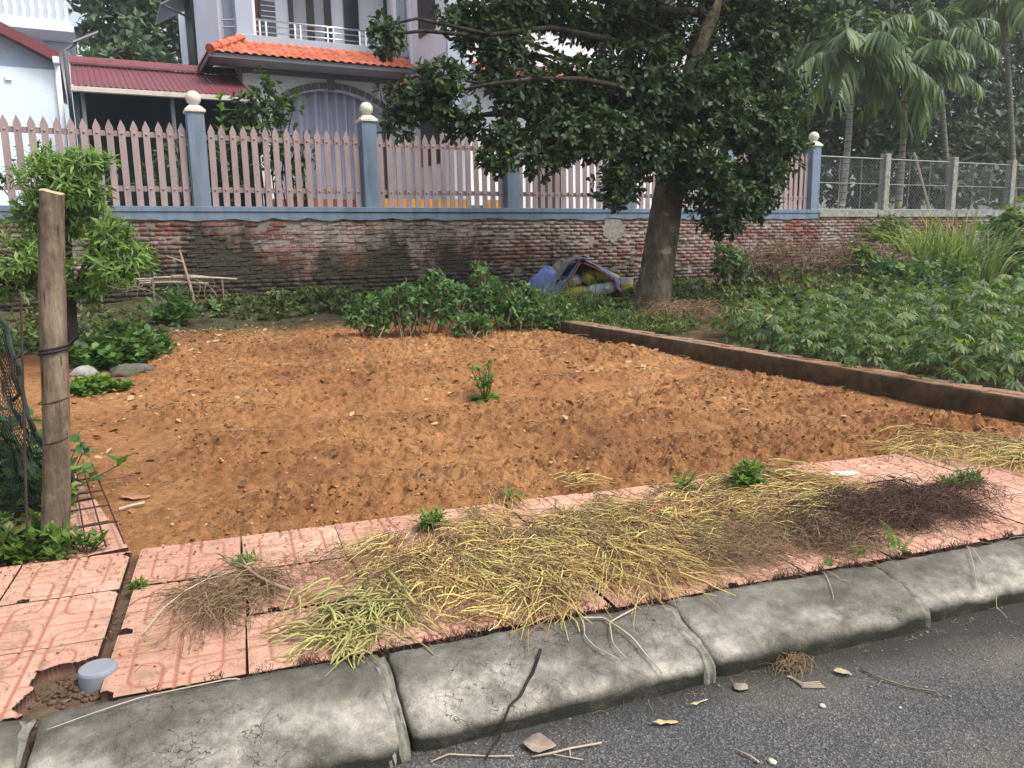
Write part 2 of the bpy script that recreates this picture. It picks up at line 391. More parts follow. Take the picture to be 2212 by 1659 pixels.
Xg, Qg = np.meshgrid(xs, q); Yg = yf(Xg)+(15.02-yf(Xg))*Qg
Hg = soil_h(Xg, Yg)
n0, n1 = Xg.shape; ii, jj = np.meshgrid(np.arange(n0-1), np.arange(n1-1), indexing='ij'); k0 = ii*n1+jj
SF = np.stack([k0, k0+1, k0+n1+1, k0+n1], -1).reshape(-1, 4)
npobj('soil_plot', np.stack([Xg, Yg, Hg], -1).reshape(-1, 3), SF, M['soil'], smooth=True, kind='structure')
def soil_z(x, y): return soil_h(np.atleast_1d(np.asarray(x, float)), np.atleast_1d(np.asarray(y, float)))
def garden_h(x, y): return gz(y)-.03+.09*(NZ.fbm(x*1.3, y*1.3, 4)-.5)+.25*np.clip((y-12.6)/1.8, 0, 1)
xs = np.linspace(6.125, 34, 190); ys = np.linspace(0, 1, 90)
Xg, Qg = np.meshgrid(xs, ys); Yg = yf(Xg)+(15.02-yf(Xg))*Qg; n0, n1 = Xg.shape
ii, jj = np.meshgrid(np.arange(n0-1), np.arange(n1-1), indexing='ij'); k0 = ii*n1+jj
npobj('garden_bed', np.stack([Xg, Yg, garden_h(Xg, Yg)], -1).reshape(-1, 3), np.stack([k0, k0+1, k0+n1+1, k0+n1], -1).reshape(-1, 4), M['earth'], smooth=True, kind='structure')

# --- kerb: precast stones with a battered, rounded face, end to end
kerb = empty('kerb', uv(0, 2.3, 0), kind='structure')
prof = np.array([(2.455, -.10), (2.455, .10), (2.45, .126), (2.425, .135), (2.385, .135), (2.335, .129), (2.285, .117), (2.24, .103), (2.20, .089), (2.170, .074), (2.152, .058), (2.144, .036), (2.142, -.03), (2.144, -.10)])
joints = [-5.8, -4.78, -3.75, -2.7, -1.66, -.635, .373, 1.418, 2.376, 3.40, 4.42, 5.45, 6.46, 7.5, 8.5]
for a, b in zip(joints[:-1], joints[1:]):
    nu = 46; us = np.concatenate([[a+.012], np.linspace(a+.02, b-.02, nu-2), [b-.012]])
    dv, dz, sk = random.uniform(.008, .018), random.uniform(-.005, .005), -.030+random.uniform(-.006, .006)
    V = []
    for iu, u in enumerate(us):
        e = 1-.0*iu; end = .012 if iu in (0, nu-1) else 0
        for (v, z) in prof:
            k = NZ.fbm(u*9+31, (v+z)*22, 4)-.5
            edge = max(0, 1-min(u-a, b-u)/.07)**2*(NZ2(u*40, (v-z)*60))
            splay = -.05*max(-1.2, min(2., 2.2-u))*(2.455-v)/.31
            vv = v+splay+(dv+sk*(u-a)/(b-a)*1.0 if v < 2.44 else 0)+.022*k+.04*edge*(1 if z < .13 and z > 0 else .3)+(end if v < 2.4 else -end); zz = z+dz+(.018*k-.028*edge if z > 0 else 0)-end*(z > .05)
            V.append(uv(u, vv, zz))
    m = len(prof); Fc = [(i*m+j, i*m+j+1, (i+1)*m+j+1, (i+1)*m+j) for i in range(nu-1) for j in range(m-1)]
    Fc += [(i*m+m-1, i*m, (i+1)*m, (i+1)*m+m-1) for i in range(nu-1)]
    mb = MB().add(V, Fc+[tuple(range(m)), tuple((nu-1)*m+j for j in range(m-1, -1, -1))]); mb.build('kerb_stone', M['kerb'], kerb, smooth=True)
# mortar squeezed out at the joints
M['kerb_mortar'] = m_dirt('joint_mortar', (.12, .115, .10), (.24, .23, .195), (.36, .345, .29), 16)
for b in joints[3:12]:
    us = np.linspace(-.026, .026, 9); V = []
    for u in us:
        for (v, z) in prof[1:13]:
            k = NZ2.fbm(u*90+b*7, (v-z)*26+b, 3)-.5
            lift = .003*(1-(u/.027)**2)-.011+.055*k
            V.append(uv(b-.022+(u*(.5+1.6*NZ2(b*5, v*26)) if u < 0 else u*.95), v-.05*max(-1.2, min(2., 2.2-b))*(2.455-v)/.31-.017-lift-.002, z+lift*.8 if z > 0 else z))
    m = 12; MB().add(V, [(i*m+j, i*m+j+1, (i+1)*m+j+1, (i+1)*m+j) for i in range(8) for j in range(m-1)]).build('joint_mortar', M['kerb_mortar'], kerb, smooth=True)

# --- pavement tiles with the rounded groove pattern
TS = .423
def stroke_pts(): 
    S = []
    def seg(*p): S.append(np.array(p, float))
    def arc(cx, cy, r, a0, a1): return [(cx+r*math.cos(R(a)), cy+r*math.sin(R(a))) for a in np.linspace(a0, a1, 7)]
    def half(f):
        seg(*map(f, [(0, .74), (.28, .74)]+arc(.28, .86, .12, -90, 0)[1:]+[(.4, 1)]))
        seg(*map(f, [(.17, 0.2)]+[(.17, .78)]+arc(.29, .78, .12, 180, 90)[1:]+[(.5, .9)]))
        seg(*map(f, [(0, .6), (.5, .6)])); seg(*map(f, [(0, .42), (.28, .42)]+arc(.28, .30, .12, 90, 0)[1:]+[(.4, 0)]))
        seg(*map(f, [(.29, .08), (.5, .08)])); seg(*map(f, arc(.29, .2, .12, 180, 270)))
    half(lambda p: p); half(lambda p: (1-p[0], 1-p[1])); seg((.5, 0), (.5, 1))
    return S
STR = stroke_pts(); NT = 72
tg = np.linspace(0, 1, NT); Sx, Sy = np.meshgrid(tg, tg)
dist = np.full(Sx.shape, 9.)
for s_ in STR:
    for p0, p1 in zip(s_[:-1], s_[1:]):
        d = p1-p0; L2 = (d*d).sum()+1e-9; t = np.clip(((Sx-p0[0])*d[0]+(Sy-p0[1])*d[1])/L2, 0, 1)
        dist = np.minimum(dist, np.hypot(Sx-p0[0]-t*d[0], Sy-p0[1]-t*d[1]))
groove = np.clip(1-(dist-.006)/.010, 0, 1)
edge = np.minimum(np.minimum(Sx, 1-Sx), np.minimum(Sy, 1-Sy))
def tile_mesh(cut=None, chip=()):
    keep = np.ones((NT-1, NT-1), bool); cx = (Sx[:-1, :-1]+Sx[1:, 1:])/2; cy = (Sy[:-1, :-1]+Sy[1:, 1:])/2
    if cut is not None: keep &= ~cut(cx, cy)
    for (px, py, r) in chip: keep &= np.hypot(cx-px, cy-py) > r*(.8+.5*NZ(cx*25+px*9, cy*25))
    H = -.0048*groove-.004*np.clip(1-edge/.02, 0, 1)+.0012*(NZ2.fbm(Sx*5, Sy*5)-.5)
    V = np.stack([(Sx-.5)*TS, (Sy-.5)*TS, H], -1).reshape(-1, 3)
    ii, jj = np.meshgrid(np.arange(NT-1), np.arange(NT-1), indexing='ij'); k = (ii*NT+jj)
    Fc = np.stack([k, k+1, k+NT+1, k+NT], -1)[keep].reshape(-1, 4)
    E = {}
    for f in Fc:
        for a, b in ((f[0], f[1]), (f[1], f[2]), (f[2], f[3]), (f[3], f[0])):
            if (b, a) in E: del E[(b, a)]
            else: E[(a, b)] = 1
    ids = sorted({v for e in E for v in e}); mp = {v: len(V)+i for i, v in enumerate(ids)}
    low = V[ids].copy(); low[:, 2] = -.045
    sides = np.array([(a, mp[a], mp[b], b) for a, b in E]).reshape(-1, 4)
    me = mesh_np('paving_tile', np.concatenate([V, low]), np.concatenate([Fc, sides[:, ::-1]]))
    at = me.attributes.new('groove', 'FLOAT', 'POINT'); at.data.foreach_set('value', np.concatenate([groove.ravel(), np.zeros(len(low))]).astype(np.float32))
    me.materials.append(M['tile']); return me
TM = [tile_mesh(), tile_mesh(chip=[(0, 0, .07)]), tile_mesh(chip=[(1, .9, .06), (.2, 0, .05)]), tile_mesh(chip=[(1, 1, .09)])]
BROKEN = tile_mesh(cut=lambda x, y: (x > .55+.10*NZ(y*9, x*3)) & (y < .58+.16*(x-.5)+.06*NZ(x*9, y*4)))
rnd = random.Random(4)
for row in range(3):
    for c in range(-7, 17):
        u = -.485+TS/2+c*.43; v = 2.475+TS/2+row*.433
        if c < 0: u -= .03; v += .02*c*0
        u += rnd.uniform(-.006, .006)+(.012 if row == 1 and c >= 0 else 0); v += rnd.uniform(-.005, .005)
        me = TM[rnd.choice([0, 0, 0, 1, 2, 3])]
        if row == 0 and c == -1: me = BROKEN
        flip = 0 if me is BROKEN else rnd.choice([0, math.pi]) if me is not TM[0] else 0
        p = uv(u, v, .128+rnd.uniform(-.004, .004))
        o = link('paving_tile', me, None, PAVE, p, rot=(rnd.uniform(-.008, .008), rnd.uniform(-.008, .008), RA+flip+rnd.uniform(-.012, .012)))
# a single column of tiles running back along the left edge of the plot
for k in range(4):
    p = np.array([-.235-.075*k, 4.10+.425*k, .105+.012*k])
    link('paving_tile', TM[k % 3], None, PAVE, p, rot=(0, 0, R(8)))

# --- low brick edging on the right of the plot
edging = empty('brick_edging', (6.1, 6, .1), 'low brick edging course between the red soil and the leafy crop rows', 'edging')
bm_ = []
def brick_mesh(l, w, h, seed, j=.004):
    r = np.random.default_rng(seed); V = []; 
    for sx in (-1, 1):
        for sy in (-1, 1):
            for sz in (-1, 1): V.append((sx*l/2, sy*w/2, sz*h/2))
    me = bpy.data.meshes.new('brick'); me.from_pydata([tuple(np.array(v)+r.normal(size=3)*j) for v in V], [], [(0, 1, 3, 2), (4, 6, 7, 5), (0, 4, 5, 1), (2, 3, 7, 6), (0, 2, 6, 4), (1, 5, 7, 3)])
    import bmesh
    b = bmesh.new(); b.from_mesh(me); bmesh.ops.recalc_face_normals(b, faces=b.faces); bmesh.ops.bevel(b, geom=b.edges[:], offset=.006, segments=1, affect='EDGES'); b.to_mesh(me); b.free()
    return me
EB = [brick_mesh(.212, .10, .062, k) for k in range(5)]
for e in EB: e.materials.append(M['border_brick'])
for row in range(2):
    for lv in range(2):
        for k in range(29):
            y = 3.35+k*.226+(.11 if (row+lv) % 2 else 0); x = 6.17-.030*(y-3.4)-.004*(y-3.4)**2+row*.112
            z = float(gz(y))+.035+lv*.07
            o = link('brick', EB[(k*3+row) % 5], None, edging, np.array([x+rnd.uniform(-.004, .004), y, z+rnd.uniform(-.004, .004)])-np.array(edging.location), rot=(rnd.uniform(-.03, .03), rnd.uniform(-.02, .02), R(93)+rnd.uniform(-.03, .03)))

ys = np.arange(3.2, 9.9, .12); Vr = []
for i, y in enumerate(ys):
    x = 6.17-.030*(y-3.4)-.004*(y-3.4)**2-.052; z0 = float(gz(y)); j = .008*(NZ.fbm(y*3, 1., 3)-.5)
    Vr += [(x-.012+j, y, z0-.08), (x-.014+j, y, z0+.05), (x-.012+j, y, z0+.128+j), (x+.01, y, z0+.134)]
MB().add(Vr, [(b+k, b+4+k, b+5+k, b+k+1) for b in range(0, len(Vr)-4, 4) for k in range(3)]).build('rendered_face', m_dirt('mossy_render', (.035, .027, .014), (.075, .052, .028), (.13, .085, .045), 7), edging, smooth=True, fix=False)

# ------------------------------------------------------------------ paints and building materials
def m_paint(name, c, stain=.25, rough=.6, streak=True, tint=(.35, .33, .30)):
    g = G(name, rough, .3)
    s = g.noise(2.5, 5, .6, vec=g.scale(g.pos, (1.6, 1.6, .35))) if streak else g.noise(5, 5, .6)
    k = g.mix(g.ramp(s, [(.45, 0.), (.8, stain)]), c, tuple(np.array(c)*np.array(tint)))
    g.col(g.mix(.35, k, g.ramp(g.noise(20, 4), [(.3, (.85, .85, .85)), (.7, (1.08, 1.08, 1.08))]), 'MULTIPLY')); g.bump(g.noise(70, 3), .12, .004); return g.m
M['blue'] = m_paint('blue_masonry_paint', (.16, .215, .295), .8)
M['picket'] = m_paint('pink_grey_picket_paint', (.335, .262, .262), .55, .55)
M['rail'] = m_paint('pink_grey_rail_paint', (.275, .21, .208), .5, .55)
M['bolt'] = plain('bolt_head', (.33, .25, .245), .4)
M['cream'] = m_paint('cream_cap_paint', (.66, .63, .53), .9, .6)
M['white'] = m_paint('white_house_paint', (.78, .80, .87), .10, .7)
M['bluegrey'] = m_paint('blue_grey_house_paint', (.35, .40, .49), .12, .7)
M['paleblue'] = m_paint('pale_blue_house_paint', (.66, .76, .84), .10, .7)
M['gable_shade'] = m_paint('gable_shaded_blue', (.36, .44, .55), .12, .7)  # shadow below the roof edge painted into the gable's grey-blue
M['darkframe'] = plain('dark_window_frame', (.035, .032, .034), .4)
M['glass'] = plain('dark_window_glass', (.03, .035, .042), .08, .1, 3, spec=.6)
M['brownwood'] = plain('red_brown_wood', (.22, .075, .045), .5, .25, 9)
M['steel'] = plain('stainless_steel', (.62, .63, .66), .22, .05, 4, metal=1.)
M['slate'] = plain('slate_block', (.13, .14, .16), .7, .2, 8)
M['soffit'] = m_paint('soffit_paint', (.36, .36, .40), .3)
M['fascia'] = m_paint('fascia_paint', (.14, .15, .17), .3)
M['maroon'] = m_paint('maroon_sheet', (.175, .05, .062), .5, .5)
M['gutter'] = m_paint('cream_gutter', (.55, .5, .45), .35, .5)
M['teal'] = m_paint('teal_shed_wall', (.05, .09, .12), .3)
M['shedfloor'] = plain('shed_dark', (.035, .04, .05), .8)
M['curtain'] = plain('lavender_curtain', (.52, .53, .66), .6, .06, 3)
M['concrete'] = m_dirt('post_concrete', (.15, .15, .135), (.27, .27, .245), (.38, .38, .34), 9)
M['galv'] = plain('galvanised_wire', (.22, .235, .24), .5, .15, 8, metal=.5)
M['orange'] = plain('orange_board', (.58, .27, .06), .6, .18, 4)
g = G('orange_roof_tile', .65, .3)
g.col(g.mix(.6, g.ramp(g.rnd(), [(0, (.42, .105, .055)), (.6, (.52, .145, .08)), (1, (.58, .19, .11))]), g.ramp(g.noise(9, 5), [(.3, (.7, .7, .7)), (.7, (1.1, 1.1, 1.1))]), 'MULTIPLY')); M['rooftile'] = g.m

# ------------------------------------------------------------------ old brick retaining wall
wall = empty('brick_wall', (10, 15.1, .2), 'long weathered brick wall with black algae streaks and a blue coping under the picket fence', 'wall')
W0 = np.array(wall.location)
xs_ = np.linspace(-2.6, 33, 700); zs_ = np.linspace(.05, 1.985, 90); Xm, Zm = np.meshgrid(xs_, zs_); Ym = 15.013-.020*(NZ.fbm(Xm*6, Zm*9, 4)-.5)-.010*(NZ2.fbm(Xm*1.2, Zm*1.5, 2)-.5); n0, n1 = Xm.shape
ii, jj = np.meshgrid(np.arange(n0-1), np.arange(n1-1), indexing='ij'); k0 = ii*n1+jj
npobj('mortar', np.stack([Xm, Ym, Zm], -1).reshape(-1, 3), np.stack([k0, k0+1, k0+n1+1, k0+n1], -1).reshape(-1, 4), M['mortar'], wall)
MB().box(-2.6, 33, 15.04, 15.112, .05, 1.985).build('wall_core', M['mortar'], wall)
BW = [brick_mesh(.230, .10, .064, 20+k, .005) for k in range(6)]
for e in BW: e.materials.append(M['brick'])
rb = np.random.default_rng(5); cell = []; nobj = 0
CH = .0775
for r_ in range(23):
    z = .24+r_*CH; off = .122*(r_ % 2)+rb.normal()*.02
    for k in range(145):
        x = -2.5+off+k*.245+rb.normal()*.004; y = 15.05+rb.normal()*.006+(.014 if rb.random() < .06 else 0)
        if 1.5 < x < 7.0 and z > .93 and nobj < 300:
            link('brick', BW[(k*5+r_*3) % 6], None, wall, np.array([x, y, z])-W0, rot=(rb.normal()*.012, rb.normal()*.02, rb.normal()*.012)); nobj += 1
        else: cell.append((x, y, z))
c = np.array(cell); sg = np.array([(sx, sy, sz) for sx in (-1, 1) for sy in (-1, 1) for sz in (-1, 1)], float)*np.array([.115, .05, .032])
V = c[:, None, :]+sg[None]+rb.normal(size=(len(c), 8, 3))*.005
BF = np.array([(0, 1, 3, 2), (4, 6, 7, 5), (0, 4, 5, 1), (2, 3, 7, 6), (0, 2, 6, 4), (1, 5, 7, 3)])
npobj('brickwork', V.reshape(-1, 3), (BF[None]+(np.arange(len(c))*8)[:, None, None]).reshape(-1, 4), M['brick'], wall, kind='stuff')
# blue coping beam, its plaster skirt ragged along the lower edge
xs = np.arange(-2.6, 16.62, .035); lo = 1.945+.05*(NZ.fbm(xs*3.1, xs*0+3, 4)-.5)*2
poly = [(a, b) for a, b in zip(xs, lo)]+[(xs[-1], 2.10), (xs[0], 2.10)]
MB().prism(poly, 14.975, 15.11).build('plaster_skirt', M['blue'], wall, fix=True)
MB().box(-2.6, 16.62, 14.955, 15.30, 2.085, 2.175).build('coping', M['blue'], wall, bevel=.008)
MB().box(16.63, 33, 14.96, 15.30, 1.99, 2.16).build('coping', M['concrete'], wall, bevel=.008)
# a grey render patch and the stone footing
th = np.linspace(0, 2*math.pi, 90)[:-1]; rr = .55+.9*NZ.fbm(np.cos(th)*1.6+5, np.sin(th)*1.6, 5, .6)
pc = ony(1325, 490, 14.99)
MB().prism([(pc[0]+.30*q*math.cos(t), pc[2]-.05+.27*q*math.sin(t)) for t, q in zip(th, rr)], 14.990, 15.02).build('render_patch', plain('grey_render', (.27, .26, .235), .9, .35, 14, .9), wall)
M['footing'] = m_brick('rubble_render', ((.2, .185, .15), (.25, .23, .19), (.3, .28, .23), (.22, .2, .16)), lime=.3, algae=.6)
fx = np.arange(-2.4, 20, .3)
V = []; Fc = []
for i, x in enumerate(fx):
    t = .40+.10*NZ(x*1.3, 2.)+.05*NZ2(x*4, 1.); d = .12+.05*NZ(x*2, 8.)
    V += [(x, 15.0, t), (x, 15.0-d*.6, t-.02), (x, 15.0-d, t-.09), (x, 15.0-d-.03, .0)]
    if i: b = i*4; Fc += [(b-4+j, b+j, b+j+1, b-4+j+1) for j in range(3)]
MB().add(V, Fc).build('footing', M['footing'], wall, smooth=True)

# ------------------------------------------------------------------ picket fence
PX = [1.72, 4.76, 7.78, 10.7, 13.6, 16.45]
PL = ['blue fence post with white ball top, leftmost one, in front of the dark shed', 'blue fence post with white ball top standing in front of the arched curtained doorway',
      'blue fence post half hidden under the low leaves left of the big trunk', 'blue fence post behind the dense leaves just left of the big trunk',
      'blue fence post behind the leaves just right of the big trunk', 'blue fence post with white ball top where the picket fence meets the wire fence']
def post_meshes():
    a = MB().box(-.14, .14, -.14, .14, 0, 1.56).mesh('shaft')
    b = MB().lathe([(.20, 0), (.235, .015), (.235, .05), (.19, .075), (.165, .10), (.12, .125), (.085, .135)], k=4)
    b.v = [tuple(Matrix.Rotation(R(45), 3, 'Z')@Vector(p)) for p in b.v]
    c = MB().lathe([(.005, -.125)]+[(.125*math.cos(t), .125*math.sin(t)) for t in np.linspace(-1.4, 1.4, 13)]+[(.005, .125)], k=24)
    return a, b.mesh('cap'), c.mesh('ball')
pa, pb, pc_ = post_meshes()
for x, lb in zip(PX, PL):
    e = empty('fence_post', (x, 15.11, 2.172), lb, 'fence post', 'blue posts of the picket fence')
    o = link('shaft', pa, M['blue'], e); b_ = o.modifiers.new('bevel', 'BEVEL'); b_.width = .006; b_.segments = 2
    c_ = link('cap', pb, M['cream'], e, (0, 0, 1.561)); link('ball', pc_, M['cream'], e, (0, 0, 1.81), smooth=True)
H = 1.39; PO = [(-.052, 0), (.052, 0), (.052, H-.175), (.062, H-.15), (.046, H-.10), (.018, H-.04), (0, H), (-.018, H-.04), (-.046, H-.10), (-.062, H-.15), (-.052, H-.175)]
pk = MB().prism(PO, -.012, .012).mesh('picket'); pk.materials.append(M['picket'])
bo = MB().lathe([(.021, 0), (.021, .008), (.014, .018), (.004, .021)], k=8)
bo.v = [tuple(Matrix.Rotation(R(90), 3, 'X')@Vector(p)) for p in bo.v]; bo = bo.mesh('bolt'); bo.materials.append(M['bolt'])
PNL = ['pink-grey picket panel at the left edge behind the bright green feathery tree', 'pink-grey picket panel between the two clearly seen ball-topped posts, lemon shrub behind',
       'pink-grey picket panel in front of the orange boards', 'pink-grey picket panel half hidden by leaves left of the big trunk',
       'pink-grey picket panel behind the big tree trunk', 'pink-grey picket panel beside the wire fence, right of the big trunk']
for i, lb in enumerate(PNL):
    x1 = PX[i]; x0 = PX[i-1] if i else x1-3.05
    a, b = x0+.14, x1-.14
    e = empty('picket_panel', ((a+b)/2, 15.11, 2.176), lb, 'picket fence', 'panels of the picket fence')
    for zr in (.29, 1.175):
        MB().box(a+.001, b-.001, 15.112, 15.142, 2.176+zr-.045, 2.176+zr+.045).build('rail', M['rail'], e, bevel=.004)
    n = 15; st = (b-a)/n
    for k in range(n):
        xx = -(b-a)/2+(k+.5)*st
        p = link('picket', pk, None, e, (xx+random.uniform(-.004, .004), -.012, .008), rot=(0, random.uniform(-.008, .008), 0))
        for zr in (.29, 1.175): link('bolt', bo, None, p, (0, -.012, zr-.008))

# ------------------------------------------------------------------ wire fence on the right
CX = [19.2, 22.05, 24.8, 27.6]
CL = ['square concrete post of the wire fence, nearest the blue post, above the brick wall', 'square concrete post of the wire fence behind the tall grass clump', 'square concrete post of the wire fence near the right edge', 'square concrete post of the wire fence farthest to the right']
for x, lb in zip(CX, CL):
    MB().box(x-.1, x+.1, 15.02, 15.22, 2.162, 3.66).build('concrete_post', M['concrete'], bevel=.008, label=lb, category=None) if False else tag(MB().box(x-.1, x+.1, 15.02, 15.22, 2.162, 3.66).build('concrete_post', M['concrete'], bevel=.012), lb, 'fence post', 'concrete posts of the wire fence')
XX = [16.62]+CX
WL = ['chain link panel with wire mesh next to the blue ball-topped post', 'chain link panel between the first and second concrete posts', 'chain link panel right of the tall grass clump', 'chain link panel at the right edge of the view']
for i, lb in enumerate(WL):
    a, b = XX[i]+(.10 if i else .0), XX[i+1]-.10; z0, z1 = 2.185, 3.52
    e = empty('wire_panel', ((a+b)/2, 15.12, 2.163), lb, 'wire fence', 'panels of the wire fence')
    mb = MB()
    for q in ([(a+.02, z0), (b-.02, z0)], [(a+.02, z1), (b-.02, z1)], [(a+.02, z0), (a+.02, z1)], [(b-.02, z0), (b-.02, z1)]):
        mb.tube([(q[0][0], 15.12, q[0][1]), (q[1][0], 15.12, q[1][1])], .021, 6)
    mb.build('frame', M['galv'], e)
    mb = MB().tube([(a, 15.12, 2.86), (b, 15.12, 2.86)], .011, 5)
    for t in (.34, .67): mb.tube([(a+(b-a)*t, 15.125, z0), (a+(b-a)*t, 15.125, z1)], .011, 5)
    mb.build('stay_bar', M['galv'], e)
    L = []
    w_, h_ = b-a, z1-z0
    for s_ in (1, -1):
        for c0 in np.arange(-h_*1.0, w_, .118):
            t0, t1 = max(0, -c0), min(h_, w_-c0)
            if t1-t0 < .03: continue
            p, q = (c0+t0, t0), (c0+t1, t1)
            if s_ < 0: p, q = (w_-p[0], p[1]), (w_-q[0], q[1])
            L.append([(a+p[0], 15.122+.003*s_, z0+p[1]), (a+q[0], 15.122+.003*s_, z0+q[1])])
    L = np.array(L, float); V, Fc = tubes(L, np.full(L.shape[:2], .0026), 3)
    npobj('wire_mesh', V, Fc, M['galv'], e, kind='stuff')

# ------------------------------------------------------------------ main house
HS = empty('house', (5.6, 22, 2.0), 'white and blue-grey two-storey house with balcony, orange tiled canopy and arched doorway', 'house')
def hb(name, m, x0, x1, y0, y1, z0, z1, par=HS, bv=0.): return MB().box(x0, x1, y0, y1, z0, z1).build(name, M[m], par, bevel=bv)
def zx(a, Y): return float(ony(344.5+a*.2726, 60, Y)[0])
hb('wall', 'white', 3.18, 7.80, 22.61, 30.2, 1.9, 9.6)                     # body behind the balcony
hb('wall', 'white', 3.18, 3.42, 21.6, 22.6, 6.3, 9.6); hb('pilaster', 'bluegrey', 3.30, 3.55, 21.45, 21.62, 6.36, 9.6)
hb('floor_slab', 'bluegrey', 3.46, 7.82, 20.93, 22.6, 6.34, 6.52, bv=.01)
hb('column', 'bluegrey', 3.50, 3.90, 21.0, 21.35, 6.52, 9.6, bv=.01); hb('column_edge', 'white', 3.902, 3.96, 21.02, 21.3, 6.52, 9.6)
hb('column', 'bluegrey', 7.57, 7.80, 21.0, 21.3, 6.52, 9.6, bv=.01); hb('column_edge', 'white', 7.48, 7.568, 21.05, 21.3, 6.52, 9.6)
hb('ceiling', 'white', 3.4, 7.82, 20.9, 22.6, 9.3, 9.6)
for a, b, m, nm in ((735, 806, 'brownwood', 'shutter'), (812, 925, 'glass', 'window'), (1032, 1062, 'darkframe', 'door_frame'), (1068, 1168, 'soffit', 'door'), (1172, 1226, 'darkframe', 'door_frame'),
                    (1230, 1308, 'soffit', 'door'), (1312, 1366, 'darkframe', 'door_frame'), (1466, 1582, 'glass', 'window'), (1785, 1872, 'glass', 'window')):
    hb(nm, m, zx(a, 22.55), zx(b, 22.55), 22.54, 22.608, 6.53, 9.2)
wl = zx(812, 22.5), zx(925, 22.5)
fr = hb('window_frame', 'darkframe', wl[0]-.05, wl[0], 22.50, 22.539, 6.53, 9.2)
for k in range(8): MB().box(wl[0], wl[1], 22.505, 22.535, 7.25+k*.13, 7.27+k*.13).build('louvre', M['white'], HS)
# balcony railing
rl = MB()
RX0, RX1 = 3.97, 7.56
for z in (6.63, 6.77, 6.905): MB().tube([(RX0, 21.05, z), (RX1, 21.05, z)], .024 if z > 6.9 else .016, 8).build('railing_bar', M['steel'], HS, smooth=True)
for a in (795, 845, 1072, 1116, 1330, 1376, 1582, 1630, 1825, 1870):
    x = zx(a, 21.05); MB().box(x-.02, x+.02, 21.03, 21.07, 6.522, 6.885).build('railing_post', M['steel'], HS)
for z in (6.68, 6.84): MB().tube([(3.2, 21.2, z), (3.48, 21.1, z+.02)], .02, 8).build('railing_bar', M['steel'], HS)
# side wall window and awning
sw = MB().box(3.10, 3.178, 26.0, 27.6, 6.7, 9.4).build('window', M['darkframe'], HS); MB().box(3.06, 3.098, 26.2, 27.4, 6.9, 9.3).build('pane', M['glass'], sw)
MB().add([(2.3, 26.0, 8.35), (2.3, 28.4, 8.35), (3.17, 28.4, 8.85), (3.17, 26.0, 8.85), (2.3, 26.0, 8.32), (2.3, 28.4, 8.32), (3.17, 28.4, 8.82), (3.17, 26.0, 8.82)], [(0, 1, 2, 3), (4, 7, 6, 5), (0, 4, 5, 1), (1, 5, 6, 2), (2, 6, 7, 3), (3, 7, 4, 0)]).build('awning', M['soffit'], HS)
MB().tube([(2.35, 26.05, 8.33), (3.16, 26.05, 8.0)], .03, 6).build('awning_bracket', M['darkframe'], HS)
# ground floor wall with the arched doorway
ac, ar, az = 5.72, 2.53, 5.56-2.53
half = 1.5; a0 = math.asin(half/(ar-.16)); arc = [(ac+(ar-.16)*math.sin(t), az+(ar-.16)*math.cos(t)) for t in np.linspace(-a0, a0, 25)]
poly = [(3.57, 1.9), (ac-half, 1.9)]+arc+[(ac+half, 1.9), (7.83, 1.9), (7.83, 6.33), (3.57, 6.33)]
MB().prism(poly, 21.02, 21.3).build('front_wall', M['white'], HS)
nv = 17
for k in range(nv):
    t0 = -a0*1.02+2*a0*1.02*k/nv+.004; t1 = -a0*1.02+2*a0*1.02*(k+1)/nv-.006; key = (k == nv//2)
    r0, r1 = ar-(.19 if key else .15), ar+(.06 if key else 0)
    MB().prism([(ac+r0*math.sin(t0), az+r0*math.cos(t0)), (ac+r1*math.sin(t0), az+r1*math.cos(t0)), (ac+r1*math.sin(t1), az+r1*math.cos(t1)), (ac+r0*math.sin(t1), az+r0*math.cos(t1))], 20.985 if not key else 20.965, 21.018).build('keystone' if key else 'voussoir', M['slate'], HS)
n_ = 220; xs = np.linspace(ac-half-.1, ac+half+.1, n_); yy = 21.45+.10*np.sin(xs*21+2*np.sin(xs*3.1))*(.7+.5*NZ(xs*2, xs*0))
V = [(x, y, 2.66) for x, y in zip(xs, yy)]+[(x, y, 5.7) for x, y in zip(xs, yy)]
MB().add(V, [(i, i+1, n_+i+1, n_+i) for i in range(n_-1)]).build('curtain', M['curtain'], HS, smooth=True, fix=False)
hb('doorstep', 'brownwood', ac-half-.2, ac+half+.2, 20.6, 21.01, 1.99, 2.64)
# tiled canopy
EY, EZ, TY, TZ = 19.9, 5.82, 21.0, 6.36
MB().add([(2.78, EY+.06, EZ-.06), (7.6, EY+.06, EZ-.06), (7.6, 21.01, EZ-.06), (2.78, 21.01, EZ-.06), (2.78, EY+.06, EZ-.02), (7.6, EY+.06, EZ-.02), (7.6, TY+.01, TZ-.05), (3.6, TY+.01, TZ-.05)],
         [(0, 3, 2, 1), (4, 5, 6, 7), (0, 1, 5, 4), (1, 2, 6, 5), (2, 3, 7, 6), (3, 0, 4, 7)]).build('canopy', M['soffit'], HS)
hb('fascia', 'fascia', 2.74, 7.62, EY, EY+.058, EZ-.10, EZ-.005)
MB().prism([(EY+.0, EZ-.10), (EY+.0, EZ-.005), (22.5, EZ+.02), (22.5, EZ-.10)], 2.68, 2.74, 'x').build('fascia', M['fascia'], HS)
hb('eave_shade_band', 'fascia', 3.55, 7.83, 20.9, 21.018, 5.64, 5.755)  # dark strip standing in for the shade beneath the eave
sl = math.atan2(TZ-EZ, TY-EY); rows = 4; tl = math.hypot(TZ-EZ, TY-EY)/rows
n8 = 9; tw = .205
tv = []; 
